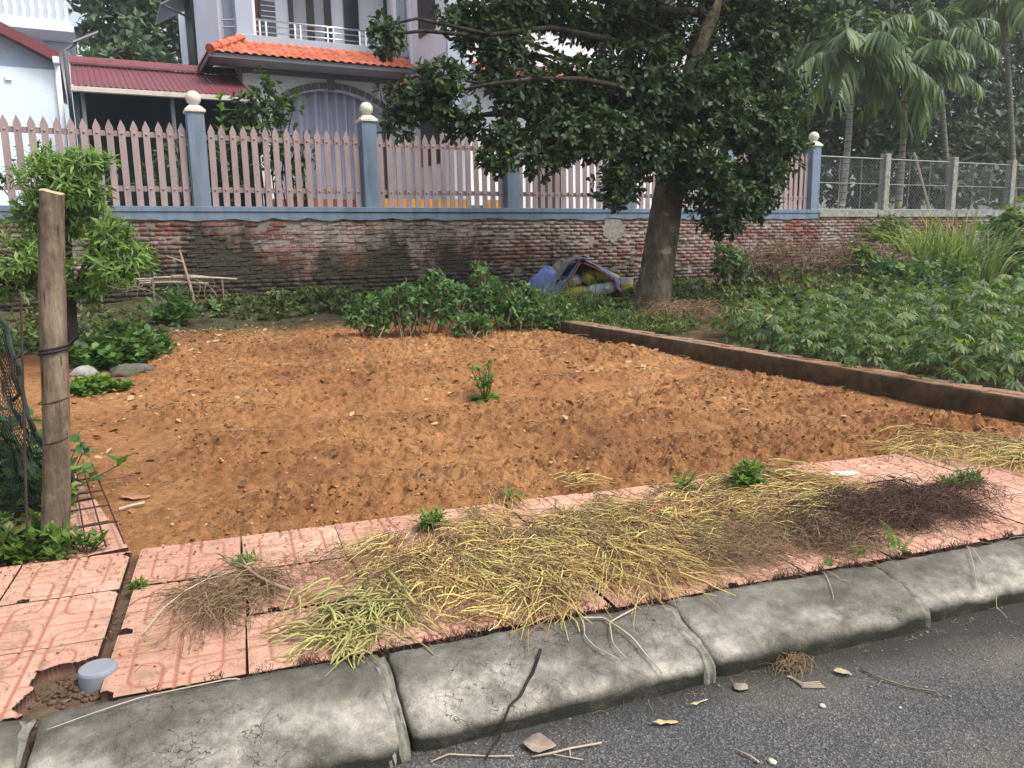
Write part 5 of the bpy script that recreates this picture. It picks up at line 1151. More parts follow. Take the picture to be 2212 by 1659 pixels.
def weeds(name, label, C, R_, n, h, k, size, tpl, mat, seed, ground, cat='weeds', spread=(.5, 1.4)):
    """low leafy ground cover: short shoots rising from the soil"""
    rng = np.random.default_rng(seed); a = rng.random(n)*6.28; q = np.sqrt(rng.random(n)); x = C[0]+R_[0]*q*np.cos(a); y = C[1]+R_[1]*q*np.sin(a); z = ground(x, y)
    hh = h*(.25+.75*rng.random(n))*(1.1-q*.6); top = np.stack([x+rng.normal(size=n)*h*.2, y+rng.normal(size=n)*h*.2, z+hh], 1); bot = np.stack([x, y, z-.02], 1)
    e = empty(name, (C[0], C[1], float(np.mean(z))), label, cat)
    P = np.concatenate([top, bot*.5+top*.5]); V, Fc = rosettes(P, np.tile([0, 0, 1.], (len(P), 1))+rng.normal(size=(len(P), 3))*.35, k, size, tpl, spread, rng); npobj('leaves', V, Fc, M[mat], e, kind='stuff')
    t = np.linspace(0, 1, 4)[None, :, None]; L = bot[:, None]*(1-t)+top[:, None]*t; V, Fc = tubes(L, np.full(L.shape[:2], .003), 3); npobj('shoots', V, Fc, M['stem'], e, kind='stuff')
    return e
flat = lambda z: (lambda x, y: np.full_like(x, z))
gs = lambda x, y: soil_h(x, y); gg = lambda x, y: garden_h(x, y); gany = lambda x, y: np.where(x < 6.12, soil_h(x, y), garden_h(x, y))
weeds('leafy_weeds', 'green weeds around the foot of the wooden pole on the pavement edge', (-.30, 3.95), (.17, .07), 34, .12, 5, .06, OVAL, 'bright', 51, flat(.12))
weeds('leafy_weeds', 'green weeds at the left edge in front of the net', (-.62, 4.05), (.30, .16), 90, .20, 5, .075, OVAL, 'weed', 52, flat(.11))
weeds('leafy_weeds', 'tall green weeds behind the dark net at the left edge', (-.62, 4.85), (.35, .3), 130, .55, 5, .10, OVAL, 'hedge', 53, flat(.12))
weeds('leafy_weeds', 'small weed shoots between the pole and the rusty mesh', (-.30, 4.4), (.08, .25), 26, .2, 5, .05, OVAL, 'bright', 54, flat(.13))
weeds('leafy_weeds', 'broad-leaved weeds on the mound under the feathery tree', (.15, 10.2), (.5, .75), 190, .4, 5, .095, ROUND, 'hedge', 55, gs)
weeds('clover_clump', 'bright yellow-green clump of round leaves at the left of the soil', (-.10, 8.35), (.26, .22), 130, .14, 5, .055, ROUND, 'bright', 56, gs)
weeds('leafy_weeds', 'weeds growing at the wall foot under the leaning stick', (1.0, 13.1), (.32, .3), 40, .65, 6, .12, OVAL, 'hedge', 57, gs)
weeds('ground_cover', 'creeping weeds along the foot of the wall at the left', (2.9, 13.5), (1.5, .6), 200, .22, 5, .10, OVAL, 'weed', 58, gs)
weeds('ground_cover', 'creeping weeds along the foot of the wall behind the green clump', (5.2, 13.3), (1.3, .7), 190, .24, 5, .10, OVAL, 'weed', 59, gs)
weeds('ground_cover', 'leafy ground cover below the tarpaulin left of the big trunk', (6.9, 11.6), (1.3, 1.3), 520, .38, 5, .11, OVAL, 'weed', 60, gany)
weeds('ground_cover', 'grassy weeds between the big trunk and the brick edging', (7.0, 9.7), (1.1, .9), 330, .2, 6, .10, LANC, 'weed', 61, gany)
weeds('ground_cover', 'shaded weeds right of the big trunk below the wall', (10.3, 12.4), (1.5, 1.3), 420, .45, 5, .11, OVAL, 'weed', 62, gg)
weeds('ground_cover', 'dense weeds in front of the dead vines', (13.0, 11.2), (2.4, .8), 420, .5, 5, .12, OVAL, 'weed', 63, gg)
weeds('ground_cover', 'patchy weeds at the far left corner of the soil', (-.5, 12.6), (1.1, 1.6), 260, .25, 5, .10, OVAL, 'weed', 64, gs)
e = empty('grass_tuft', (6.2, 10.9, .25), 'long thin grass in the green clump before the blue tarpaulin', 'grass clump')
V, Fc = merge([blades(60, (x, y, .22), .3, (.45, .95), rg, .5, .007) for x, y in ((6.1, 10.9), (6.6, 11.1), (5.7, 10.8), (6.9, 11.0))]); npobj('blades', V, Fc, M['grass'], e, kind='stuff')
# the lone herb in the middle of the soil
hp = gp(1047, 850); hz = float(soil_z(hp[0], hp[1])[0]); hr = np.random.default_rng(70)
e = empty('lone_herb', (hp[0], hp[1], hz), 'single bright green herb with a basal rosette in the middle of the red soil', 'plant')
n = 22; az = np.arange(n)*2.4; d = np.stack([np.cos(az), np.sin(az), .25+.5*hr.random(n)], 1); V, Fc = scatter(_leaf(.16, [(.35, .7), (.72, 1.)], droop=.35), np.tile([hp[0], hp[1], hz], (n, 1)), frames(d, np.array([0, 0, 1.]), .15, hr), .12+.07*hr.random(n)); npobj('basal_leaves', V, Fc, M['bright'], e)
b0 = np.array([hp[0], hp[1], hz]); tips = b0+np.stack([hr.normal(size=16)*.07, hr.normal(size=16)*.07, .16+.17*hr.random(16)], 1); V, Fc = rosettes(np.concatenate([tips, b0*.35+tips*.65]), np.tile([0, 0, 1.], (32, 1)), 6, .05, OVAL, (.4, 1.3), hr); npobj('upper_leaves', V, Fc, M['bright'], e, kind='stuff')
mb = MB()
for q in tips: mb.tube(bez(b0, q, hr.normal(size=3)*.01, 4), .003, 4)
tag(mb.build('stalks', M['stem'], e), kind='stuff')

# ------------------------------------------------------------------ clods, pebbles and dead leaves on the soil
t_ = (1+5**.5)/2; ICO = norm(np.array([(-1, t_, 0), (1, t_, 0), (-1, -t_, 0), (1, -t_, 0), (0, -1, t_), (0, 1, t_), (0, -1, -t_), (0, 1, -t_), (t_, 0, -1), (t_, 0, 1), (-t_, 0, -1), (-t_, 0, 1)], float))
ICF = np.array([(0, 11, 5), (0, 5, 1), (0, 1, 7), (0, 7, 10), (0, 10, 11), (1, 5, 9), (5, 11, 4), (11, 10, 2), (10, 7, 6), (7, 1, 8), (3, 9, 4), (3, 4, 2), (3, 2, 6), (3, 6, 8), (3, 8, 9), (4, 9, 5), (2, 4, 11), (6, 2, 10), (8, 6, 7), (9, 8, 1)])
def lumps(pos, size, rng, flatz=.75, j=.28):
    N = len(pos); V = ICO[None]*(1+rng.normal(size=(N, 12, 1))*j)*np.stack([np.ones(N), rng.uniform(.6, 1, N), rng.uniform(.45, .9, N)*flatz], 1)[:, None]; a = rng.random(N)*6.28
    c, s_ = np.cos(a), np.sin(a); X = V[..., 0]*c[:, None]-V[..., 1]*s_[:, None]; Y = V[..., 0]*s_[:, None]+V[..., 1]*c[:, None]
    V = np.stack([X, Y, V[..., 2]], -1)*size[:, None, None]+pos[:, None]
    return V.reshape(-1, 3), (ICF[None]+(np.arange(N)*12)[:, None, None]).reshape(-1, 3)
def soil_pts(n, rng, ymax=12.4, x0=-.6, x1=6.05, power=1.0):
    x = rng.uniform(x0, x1, n); y = yf(x)+.05+(ymax-yf(x))*rng.random(n)**power; return x, y, soil_h(x, y)
rq = np.random.default_rng(77)
x, y, z = soil_pts(34000, rq, 11.5, power=1.3); fz = soil_h(x, y)-(gz(y)-.03); keep = rq.random(34000) < np.clip(fz*10+.30, .04, 1); x, y, z = x[keep], y[keep], z[keep]
V, Fc = lumps(np.stack([x, y, z+.002], 1), .003+.013*rq.random(len(x))**3, rq); npobj('soil_clods', V, Fc, M['clod'], label='loose red-brown clods scattered over the tilled soil', cat='clods', kind='stuff')
x, y, z = soil_pts(500, rq, 12.0, power=1.2); V, Fc = lumps(np.stack([x, y, z+.004], 1), .004+.012*rq.random(len(x))**2, rq); npobj('pebbles', V, Fc, M['stone'], label='small pale pebbles scattered over the red soil', cat='pebbles', kind='stuff')
def curl_leaf():
    v, f = _leaf(.3, [(.3, .8), (.65, 1.)], fold=.5, droop=-.25); v = v.copy(); v[:, 1] -= .5; return v, f
def litter(x, y, z, size, rng): 
    n = len(x); a = rng.random(n)*6.28; d = np.stack([np.cos(a), np.sin(a), rng.normal(size=n)*.18], 1); up = np.stack([rng.normal(size=n)*.5, rng.normal(size=n)*.5, np.where(rng.random(n) < .5, 1., -1.)], 1)
    return scatter(curl_leaf(), np.stack([x, y, z+.012], 1), frames(d, up, .2, rng), size)
x, y, z = soil_pts(1500, rq, 12.6, power=.6); x2, y2, z2 = soil_pts(500, rq, 11.5, 4.2, 6.0, .8); x3 = rq.uniform(-.4, 1.2, 260); y3 = rq.uniform(6.0, 11.5, 260); z3 = soil_h(x3, y3); x4 = rq.uniform(.6, 2.0, 220); y4 = rq.uniform(10.5, 12.4, 220); z4 = soil_h(x4, y4)
x, y, z = [np.concatenate(q) for q in ((x, x2, x3, x4), (y, y2, y3, y4), (z, z2, z3, z4))]
V, Fc = litter(x, y, z, .025+.07*rq.random(len(x))**2, rq); npobj('dead_leaves', V, Fc, M['litter'], label='curled dead leaves scattered over the red soil', cat='dead leaves', kind='stuff')
x, y, z = soil_pts(420, rq, 12, power=.9); a = rq.random(420)*6.28; L = rq.uniform(.05, .22, 420); t = np.linspace(-.5, .5, 4)
P = np.stack([x[:, None]+np.outer(np.cos(a)*L, t), y[:, None]+np.outer(np.sin(a)*L, t), (z+.014)[:, None]+np.outer(L*.1, 1-4*t*t)], -1); V, Fc = tubes(P, np.full(P.shape[:2], .0028), 4); npobj('dry_twigs', V, Fc, M['twig'], label='short dry twigs scattered over the red soil', cat='twigs', kind='stuff')
def big_leaf(label, p, L, az, mat, w_=.3, fold=.4, name='dry_leaf', tilt=.08):
    v, f = _leaf(w_, [(.12, .45), (.3, .85), (.5, 1.), (.7, .85), (.88, .45)], fold=fold, droop=-.10); v[:, 1] -= .5; v[:, 2] += .10*NZ(v[:, 0]*9+L*40, v[:, 1]*5)-.05; v = v*L
    o = npobj(name, v@np.array(Matrix.Rotation(-az, 3, 'Z')@Matrix.Identity(3))+np.asarray(p)+np.array([0, 0, .004+.03*L]), f, mat, smooth=True); tag(o, label, 'leaf'); s_ = o.modifiers.new('thick', 'SOLIDIFY'); s_.thickness = .0015; return o
def dl(name, c): return plain(name, c, .75, .3, 30)
q = gp(290, 1054); big_leaf('broad pinkish-brown dead leaf on the soil near the wooden pole', (q[0], q[1], float(soil_z(q[0], q[1])[0])), .17, R(75), dl('pink_dead_leaf', (.36, .16, .10)), .28, .15)
q = gp(285, 1076); tag(MB().tube(bez((q[0]-.07, q[1], float(soil_z(q[0], q[1])[0])+.012), (q[0]+.06, q[1]+.04, float(soil_z(q[0], q[1])[0])+.016), (0, 0, .004), 4), .009, 6).build('dry_stick', M['palestick']), 'short pale stick lying below the broad dead leaf on the soil', 'stick')
# stones at the left
for lab, (dx, dy), r_, sq, sd in (('flat pale stone at the left edge of the soil by the green mound', (285, 797), .22, .4, 1), ('dark stone beside the flat pale stone at the left', (180, 800), .14, .6, 2), ('pale stone at the left edge behind the net', (55, 690), .35, .5, 3)):
    q = gp(dx, dy); n = 20; V = []
    for j in range(9):
        ph = -math.pi/2+math.pi*j/8
        for i in range(n):
            a = 2*math.pi*i/n; k = 1+.8*(NZ.fbm(math.cos(a)*2.2*math.cos(ph)+sd*5, math.sin(a)*2.2*math.cos(ph)+ph*1.5+sd, 4)-.5); V.append((q[0]+r_*k*math.cos(a)*math.cos(ph), q[1]+.7*r_*k*math.sin(a)*math.cos(ph), float(soil_z(q[0], q[1])[0])+.25*r_*sq+r_*sq*k*math.sin(ph)))
    tag(MB().add(V, [(j*n+i, j*n+(i+1) % n, (j+1)*n+(i+1) % n, (j+1)*n+i) for j in range(8) for i in range(n)]).build('stone', M['footing'] if sd != 2 else M['concrete'], smooth=True), lab, 'stone')

# ------------------------------------------------------------------ straw and dead weeds on the pavement
def stems(c, az, L, r_, rng, arc=.25, curve=.5, S=7, zmin=.134):
    """c (N,3) starts, az headings"""
    N = len(c); t = np.linspace(0, 1, S); k = rng.normal(size=N)*curve; h = az[:, None]+k[:, None]*t
    st = L[:, None]/(S-1); dx = np.cumsum(np.cos(h)*st, 1)-np.cos(h[:, :1])*st; dy = np.cumsum(np.sin(h)*st, 1)-np.sin(h[:, :1])*st
    ar = arc*L*rng.random(N); z = c[:, 2:3]*(1-.75*t)+zmin*.75*t+ar[:, None]*np.sin(math.pi*t**.8)+rng.normal(size=(N, S))*.003
    P = np.stack([c[:, 0:1]+dx, c[:, 1:2]+dy, np.maximum(z, zmin+r_.max()*.6)], -1)
    return tubes(P, r_[:, None]*np.linspace(1, .55, S)[None], 4)
rw = np.random.default_rng(90)
def wp_(x, y): return onz(x, y, .15)
def pile(name, label, cen, per, mat, L, r_, az0, azs, hgt, rng, arc=.25, curve=.5, sig=.07, cat='straw pile', roots=None):
    parts = []; rts = []
    for (x, y) in cen:
        p = wp_(x+rng.normal()*10, y+rng.normal()*6); n = int(per*(.7+.6*rng.random())); a = az0+rng.normal()*azs
        c = np.stack([p[0]+rng.normal(size=n)*sig*.7, p[1]+rng.normal(size=n)*sig, .137+hgt*rng.random(n)**1.5], 1)
        parts.append(stems(c, a+rng.normal(size=n)*.42, L[0]+(L[1]-L[0])*rng.random(n), r_[0]+(r_[1]-r_[0])*rng.random(n)**2, rng, arc, curve))
        if roots:
            m = int(n*.8); c2 = np.stack([p[0]+rng.normal(size=m)*.035, p[1]+rng.normal(size=m)*.035, .14+hgt*.9*rng.random(m)], 1); rts.append(stems(c2, rng.random(m)*6.28, .03+.08*rng.random(m), np.full(m, .0012), rng, .5, 2.))
    e = empty(name, (*wp_(*cen[len(cen)//2])[:2], .135), label, cat)
    V, Fc = merge(parts); npobj('stems', V, Fc, M[mat], e, kind='stuff')
    if rts: V, Fc = merge(rts); npobj('roots', V, Fc, M[roots], e, kind='stuff')
    return e
def band(pts, n, sy, rng):
    pts = np.array(pts, float); t = rng.random(n)*(len(pts)-1); a = np.minimum(t.astype(int), len(pts)-2); f = (t-a)[:, None]; return pts[a]*(1-f)+pts[a+1]*f+np.stack([rng.normal(size=n)*25, rng.normal(size=n)*sy], 1)
pile('straw_pile', 'long heap of yellow dried plant stalks lying across the pink pavement', band([(870, 1230), (1050, 1195), (1200, 1175), (1350, 1145), (1480, 1130)], 100, 46, rw), 42, 'straw', (.09, .26), (.0014, .0042), R(-75), .75, .05, rw, .13, .35, roots='drybrown')
pile('straw_pile', 'yellow straw heap nearest the fern and the dark dead weeds', band([(1450, 1100), (1560, 1080), (1680, 1075), (1800, 1075)], 46, 26, rw), 40, 'straw', (.10, .30), (.0014, .0040), R(-20), .55, .045, rw, .12, .35, roots='drybrown')
pile('straw_pile', 'matted brown underlayer showing beneath the yellow straw', band([(900, 1215), (1050, 1190), (1200, 1170), (1350, 1150), (1480, 1130), (1620, 1090), (1800, 1080)], 90, 24, rw), 60, 'drybrown', (.04, .14), (.0008, .002), 0, 2., .03, rw, .15, 1.2, .09)
pile('straw_pile', 'greener knot of thick stalks at the left end of the straw', band([(680, 1330), (740, 1340), (800, 1310), (830, 1270)], 20, 22, rw), 15, 'greenstraw', (.06, .18), (.0028, .0068), R(-150), 1.1, .045, rw, .2, .7)
pile('straw_pile', 'tangle of grey-brown dead weeds on the first full tiles at the left', band([(400, 1300), (470, 1280), (540, 1260), (600, 1250)], 28, 20, rw), 32, 'drybrown', (.05, .19), (.0009, .0024), R(-160), 1.2, .04, rw, .2, 1.0)
pile('straw_pile', 'thin brown dead weeds between the green stalks and the yellow straw', band([(640, 1240), (720, 1210), (800, 1230), (860, 1290), (960, 1300)], 30, 20, rw), 24, 'drybrown', (.04, .12), (.0007, .0016), R(-90), 1.5, .04, rw, .3, 1.4)
pile('straw_pile', 'pale brown fine hay between the straw and the kerb', band([(1480, 1190), (1600, 1160), (1720, 1150), (1800, 1160)], 34, 18, rw), 46, 'drybrown', (.06, .22), (.0007, .0018), R(-60), .9, .05, rw, .25, .8)
pile('dead_weed_pile', 'dark brown heap of dead weeds at the right on the pavement', band([(1740, 1140), (1830, 1110), (1920, 1095), (2010, 1085), (2090, 1090)], 56, 20, rw), 70, 'darkbrown', (.05, .17), (.0008, .0022), R(0), 2., .06, rw, .35, 1.4, .08, 'weed pile')
pile('straw_pile', 'straw heap at the right edge where the soil meets the pavement', band([(1990, 965), (2080, 960), (2160, 975), (2210, 965), (2240, 990)], 22, 9, rw), 34, 'straw', (.12, .30), (.0018, .0042), R(190), .7, .045, rw, .12, .4, .12, roots='drybrown')
pile('straw_pile', 'dry grass thrown down at the foot of the big trunk', band([(1400, 690), (1450, 690), (1480, 700)], 1, 3, rw), 1, 'drybrown', (.1, .2), (.001, .002), 0, 1, .05, rw) if False else None
e = empty('hay_heap', (8.3, 10.1, .2), 'heap of brown dry grass at the foot of the big trunk', 'straw pile'); n = 700
c = np.stack([8.25+rw.normal(size=n)*.35, 10.1+rw.normal(size=n)*.22, .24+.26*rw.random(n)], 1); V, Fc = stems(c, rw.random(n)*6.28, .2+.3*rw.random(n), np.full(n, .004), rw, .3, 1., zmin=.22); npobj('stems', V, Fc, M['drybrown'], e, kind='stuff')
# thick pulled-up stalks with forked roots
def stalk(label, pts, r0, mat, forks=4, seed=0):
    rng = np.random.default_rng(seed); P = [wp_(x, y)+np.array([0, 0, dz]) for x, y, dz in pts]; e = empty('dry_stalk', (P[0][0], P[0][1], .135), label, 'stalk')
    MB().tube(P, np.linspace(r0, r0*.5, len(P)), 7).build('main_stem', M[mat], e, smooth=True)
    for k in range(forks):
        q = P[-1-(k % 2)]; d = np.array([rng.normal(), rng.normal(), .15+.2*rng.random()]); d[:2] = d[:2]*.4+(P[-1]-P[-2])[:2]/np.linalg.norm((P[-1]-P[-2])[:2]); d /= np.linalg.norm(d); MB().tube(bez(q, q+d*(.06+.07*rng.random())+[0, 0, -.004], (0, 0, .01), 5), np.linspace(r0*.5, r0*.2, 5), 5).build('side_shoot', M[mat], e, smooth=True)
stalk('thick ochre stalk with forked shoots lying on the pavement tiles', [(630, 1283, .012), (590, 1272, .02), (560, 1262, .03), (535, 1245, .035), (500, 1235, .03)], .0085, 'twig', 5, 1)
stalk('pale bundle of thin stalks lying across the wide tile gap', [(312, 1365, .0), (350, 1325, .015), (400, 1290, .025), (445, 1268, .03), (520, 1240, .02)], .0032, 'palestick', 5, 2)
stalk('thick green stalk pulled up with roots, in the green knot', [(840, 1250, .03), (850, 1270, .05), (870, 1295, .05), (900, 1325, .03)], .009, 'greenstraw', 5, 3)
stalk('bent green stalk trailing from the green knot over the kerb', [(880, 1310, .03), (760, 1315, .03), (720, 1340, .02), (735, 1400, .02), (790, 1440, .01)], .004, 'greenstraw', 1, 4)
M['red'] = plain('red_stalk', (.32, .03, .04), .6)
stalk('thin red stalk sticking out of the yellow straw', [(1395, 1145, .08), (1420, 1135, .085), (1445, 1125, .09)], .0028, 'red', 1, 5)

# ------------------------------------------------------------------ weeds in the paving, ferns, roots on the kerb
def tuft(n, cen, L, mat, rng, r_=.0012, up=1.):
    c = np.asarray(cen); i = rng.integers(len(c), size=n); b = c[i]+np.stack([rng.normal(size=n)*.012, rng.normal(size=n)*.008, np.zeros(n)], 1); d = np.stack([rng.normal(size=n)*.5, rng.normal(size=n)*.5, np.full(n, up)], 1); LL = L*(.3+.7*rng.random(n)); t = np.linspace(0, 1, 4)[None, :, None]
    P = b[:, None]+norm(d)[:, None]*LL[:, None, None]*t+rng.normal(size=(n, 4, 3))*.003; return tubes(P, np.full(P.shape[:2], r_), 3)
us = np.concatenate([rw.uniform(-.35, .3, 12), rw.uniform(.3, 3.4, 90)]); cen = [uv(u, 2.462+rw.normal()*.006, .115) for u in us]
V, Fc = tuft(1500, cen, .045, None, rw); npobj('joint_weeds', V, Fc, M['darkbrown'], label='tiny dark dead weeds along the back of the kerb', cat='weeds', kind='stuff')
cen = [uv(-.5+.43*k+rw.normal()*.01, v, .11) for k in range(-2, 10) for v in rw.uniform(2.5, 3.75, 5)]+[uv(rw.uniform(-1, 4), 2.475+.433*k-.008, .11) for k in (1, 2) for _ in range(14)]
V, Fc = tuft(900, cen, .03, None, rw); npobj('joint_weeds', V, Fc, M['darkbrown'], label='tiny dark dead weeds in the joints between the tiles', cat='weeds', kind='stuff')
def fern(label, p, L, n, seed, mat='bright'):
    rng = np.random.default_rng(seed); e = empty('fern', p, label, 'fern')
    for k in range(n):
        az = rng.random()*6.28; t = np.linspace(0, 1, 10); d = np.array([math.cos(az), math.sin(az), 0]); R_ = np.asarray(p)+L*(.75+.35*rng.random())*(np.outer(t*.45, d)+np.outer(t-.3*t**2, [0, 0, 1.])); T = norm(np.gradient(R_, axis=0)); Ps, Ds, Ss = [], [], []
        for q in np.linspace(.12, 1, 16):
            i = min(int(q*9), 8); pp = R_[i]+(R_[i+1]-R_[i])*(q*9-i); sd = norm(np.cross(T[i], [d[1], -d[0], .3]))
            for s_ in (-1, 1): Ps.append(pp); Ds.append(s_*np.cross(T[i], sd)+T[i]*.35); Ss.append(L*.3*(1.05-q)*(.9+.2*rng.random())+.004)
        V, Fc = scatter(_leaf(.075, [(.4, 1.)], droop=.1), np.array(Ps), frames(np.array(Ds), np.array([-.3, -.8, .4]), .1, rng), np.array(Ss)); npobj('frond', V, Fc, M[mat], e)
q = wp_(1945, 1190); fern('green fern frond standing on the pavement edge in the dark dead weeds', (q[0], q[1], .13), .20, 3, 1)
q = wp_(1855, 1195); fern('small fern left of the tallest fern on the pavement edge', (q[0], q[1], .13), .11, 3, 2)
q = wp_(1790, 1215); fern('tiny fern sprig behind the kerb left of the other ferns', (q[0], q[1], .13), .08, 3, 3)
q = wp_(930, 1135); weeds('paving_weed', 'small grassy weed at the back of the pavement left of the straw', (q[0], q[1]), (.05, .04), 16, .10, 6, .06, LANC, 'bright', 66, flat(.13))
q = wp_(1610, 1055); weeds('paving_weed', 'leafy grey-green weed growing at the back of the straw', (q[0], q[1]), (.10, .05), 34, .17, 6, .045, OVAL, 'bright', 67, flat(.13))
q = wp_(2080, 1040); weeds('paving_weed', 'low green weed in a tile joint at the right', (q[0], q[1]), (.16, .05), 50, .06, 6, .05, LANC, 'weed', 68, flat(.13))
q = wp_(530, 1200); weeds('paving_weed', 'green weed in the wide tile joint at the left', (q[0], q[1]), (.025, .07), 16, .06, 6, .045, LANC, 'bright', 69, flat(.10))
q = wp_(300, 1255); weeds('paving_weed', 'small yellow-green weed in the widest tile gap', (q[0], q[1]), (.03, .03), 12, .04, 6, .035, LANC, 'bright', 71, flat(.11))
q = wp_(1480, 1060); weeds('paving_weed', 'two grass shoots at the back edge of the straw', (q[0], q[1]), (.03, .02), 7, .10, 4, .08, LANC, 'bright', 72, flat(.13))
q = wp_(1110, 1075); weeds('paving_weed', 'tiny grass shoot at the edge of the soil', (q[0], q[1]), (.02, .02), 4, .08, 4, .06, LANC, 'bright', 73, flat(.12))
KP = prof[1:12][::-1]
def kz(u, v):
    v0 = 2.455-(2.455-v-.012)/(1+.05*max(-1.2, min(2., 2.2-u))/.31)
    return float(np.interp(v0, KP[:, 0], KP[:, 1])) if v0 > 2.143 else 0.
def run(label, pts, r_, mat, name='dry_root', lift=.012, grp=None):
    """a thin root following the kerb face; pts in (u, v)"""
    pp = np.array(pts, float); t = np.linspace(0, len(pp)-1, 26); a = np.minimum(t.astype(int), len(pp)-2); f = (t-a)[:, None]; q = pp[a]*(1-f)+pp[a+1]*f; q = q+np.stack([.012*(NZ(t*.9+r_*900, t*0)-.5)*2, 0*t], 1)
    P = [uv(u, v, kz(u, v)+lift+r_*.6) for u, v in q]; return tag(MB().tube(P, np.linspace(r_, r_*.5, 26), 5).build(name, M[mat], smooth=True), label, 'root', grp)
def inv(x, y, z): p = onz(x, y, z); return (float(p[:2]@UU), float(p[:2]@VV))
run('pale branching root hanging over the kerb, longest one', [inv(1260, 1345, .13), inv(1310, 1350, .12), inv(1360, 1400, .09), inv(1390, 1440, .06), inv(1425, 1500, .0)], .0045, 'palestick')
run('pale root crossing the longest root on the kerb', [inv(1370, 1325, .13), inv(1320, 1360, .12), inv(1330, 1410, .09), inv(1355, 1480, .02)], .0035, 'palestick')
run('short pale root lying on the kerb left of the crossing roots', [inv(1255, 1350, .13), inv(1262, 1390, .11), inv(1290, 1425, .08), inv(1345, 1465, .04)], .0028, 'palestick')
run('thin pale straw lying along the top of the kerb beside the grey pipe cap', [inv(565, 1455, .13), inv(440, 1480, .14), inv(330, 1505, .14), inv(230, 1545, .13), inv(100, 1610, .10)], .0028, 'palestick')
run('dark dead creeper running down the kerb into the gutter', [inv(1165, 1415, .12), inv(1150, 1470, .09), inv(1125, 1520, .06), inv(1105, 1570, .01), inv(1050, 1650, 0)], .0065, 'bark_dark')
for k, (a, b) in enumerate((((1770, 1240), (1800, 1330)), ((1775, 1240), (1835, 1300)), ((2080, 1180), (2110, 1290)), ((2090, 1190), (2180, 1310)), ((2040, 1150), (2210, 1200)))):
    run(['thin straw hanging over the kerb face left of the right kerb joint', 'second thin straw hanging over the kerb face left of the right kerb joint', 'thin straw hanging over the shaded kerb stone at the right', 'longer thin straw hanging over the shaded kerb stone at the right', 'thin straw lying along the kerb top at the right edge'][k], [inv(*a, .13), inv((a[0]+b[0])/2+6, (a[1]+b[1])/2, .11), inv(*b, .06)], .002, 'palestick', 'dry_straw')
# grey pipe cap in its dirt pocket
q = uv(-.505, 2.655, .09); pc2 = empty('pipe_cap', q, 'grey plastic pipe cap standing in the broken corner of the pavement', 'pipe cap'); M['pvc'] = plain('grey_pvc', (.21, .225, .26), .5, .1, 8)
MB().lathe([(.056, -.04), (.057, .0), (.058, .045), (.055, .053), (.048, .056), (.001, .056)], q, 32).build('cap', M['pvc'], pc2, smooth=False)
MB().lathe([(.053, -.08), (.053, .01)], q, 24).build('pipe', M['pvc'], pc2)
n = 260; x = -.505+rw.normal(size=n)*.10; y = 2.655+rw.normal(size=n)*.06; k_ = (x < -.45) & (np.hypot(x+.505, y-2.655) > .062); x, y = x[k_], y[k_]; V, Fc = lumps(np.array([uv(a, b, .092) for a, b in zip(x, y)]), .004+.010*rw.random(len(x)), rw); npobj('dirt_crumbs', V, Fc, M['joint_dirt'], label='dark crumbs of dirt around the grey pipe cap', cat='dirt', kind='stuff')
# white plaster scrap on the tiles at the right
q = onz(1818, 1022, .14); th = np.linspace(0, 6.28, 17)[:-1]; MBs = MB().prism([(q[0]+.075*(.7+.6*NZ(math.cos(t)*3, math.sin(t)*3))*math.cos(t+.5)*1.1, q[1]+.05*(.7+.6*NZ(math.cos(t)*3, math.sin(t)*3))*math.sin(t)) for t in th], .135, .140, 'z').build('plastic_scrap', plain('white_scrap', (.75, .73, .62), .5)); tag(MBs, 'scrap of white plastic lying on the pink tiles at the back right', 'scrap')
# ------------------------------------------------------------------ litter on the road
def rp(x, y): return onz(x, y, .0)
big_leaf('crumpled grey-brown dead leaf in the gutter by the dark creeper', rp(1165, 1615), .10, R(60), dl('grey_dead_leaf', (.27, .21, .17)), .42, .2)
big_leaf('slim yellowish dead leaf lying alone on the asphalt', rp(1437, 1566), .085, R(70), dl('yellow_dead_leaf', (.45, .32, .17)), .13, .3)
big_leaf('tiny pale leaf sliver on the asphalt right of the slim yellowish leaf', rp(1510, 1522), .08, R(95), dl('pale_sliver', (.42, .36, .25)), .07, .3)
big_leaf('small curled leaf on the asphalt beside the fibrous straw knot', rp(1820, 1458), .06, R(40), dl('curled_leaf', (.36, .31, .2)), .25, .6)
big_leaf('flat grey dead leaf pressed on the asphalt below the kerb joint', rp(1600, 1488), .06, R(100), dl('pressed_leaf', (.25, .21, .17)), .4, .1)
def road_twig(label, pts, r_, mat='palestick', side=()):
    e = empty('road_twig', rp(*pts[0]), label, 'twig'); MB().tube([rp(*p)+np.array([0, 0, r_+.004+.004*(k % 2)]) for k, p in enumerate(pts)], r_, 5).build('main_twig', M[mat], e, smooth=True)
    for s_ in side: MB().tube([rp(*p)+np.array([0, 0, r_+.004]) for p in s_], r_*.6, 4).build('side_twig', M[mat], e)
road_twig('forked pale twig in the gutter below the crumpled leaf', [(1150, 1640), (1195, 1634), (1230, 1622), (1300, 1612)], .0035, side=[[(1230, 1622), (1232, 1640)], [(1195, 1634), (1260, 1646)]])
road_twig('pale thin root in the gutter left of the forked twig', [(930, 1650), (970, 1636), (1060, 1638), (1110, 1640)], .0025)
road_twig('long thin dry stem lying on the asphalt at the right', [(1860, 1450), (1905, 1472), (1960, 1488), (2020, 1500), (2030, 1508)], .0028, 'twig', [[(1905, 1472), (1895, 1485)]])
road_twig('short pale stem on the asphalt at the bottom right of centre', [(1590, 1625), (1620, 1640), (1640, 1652)], .003)
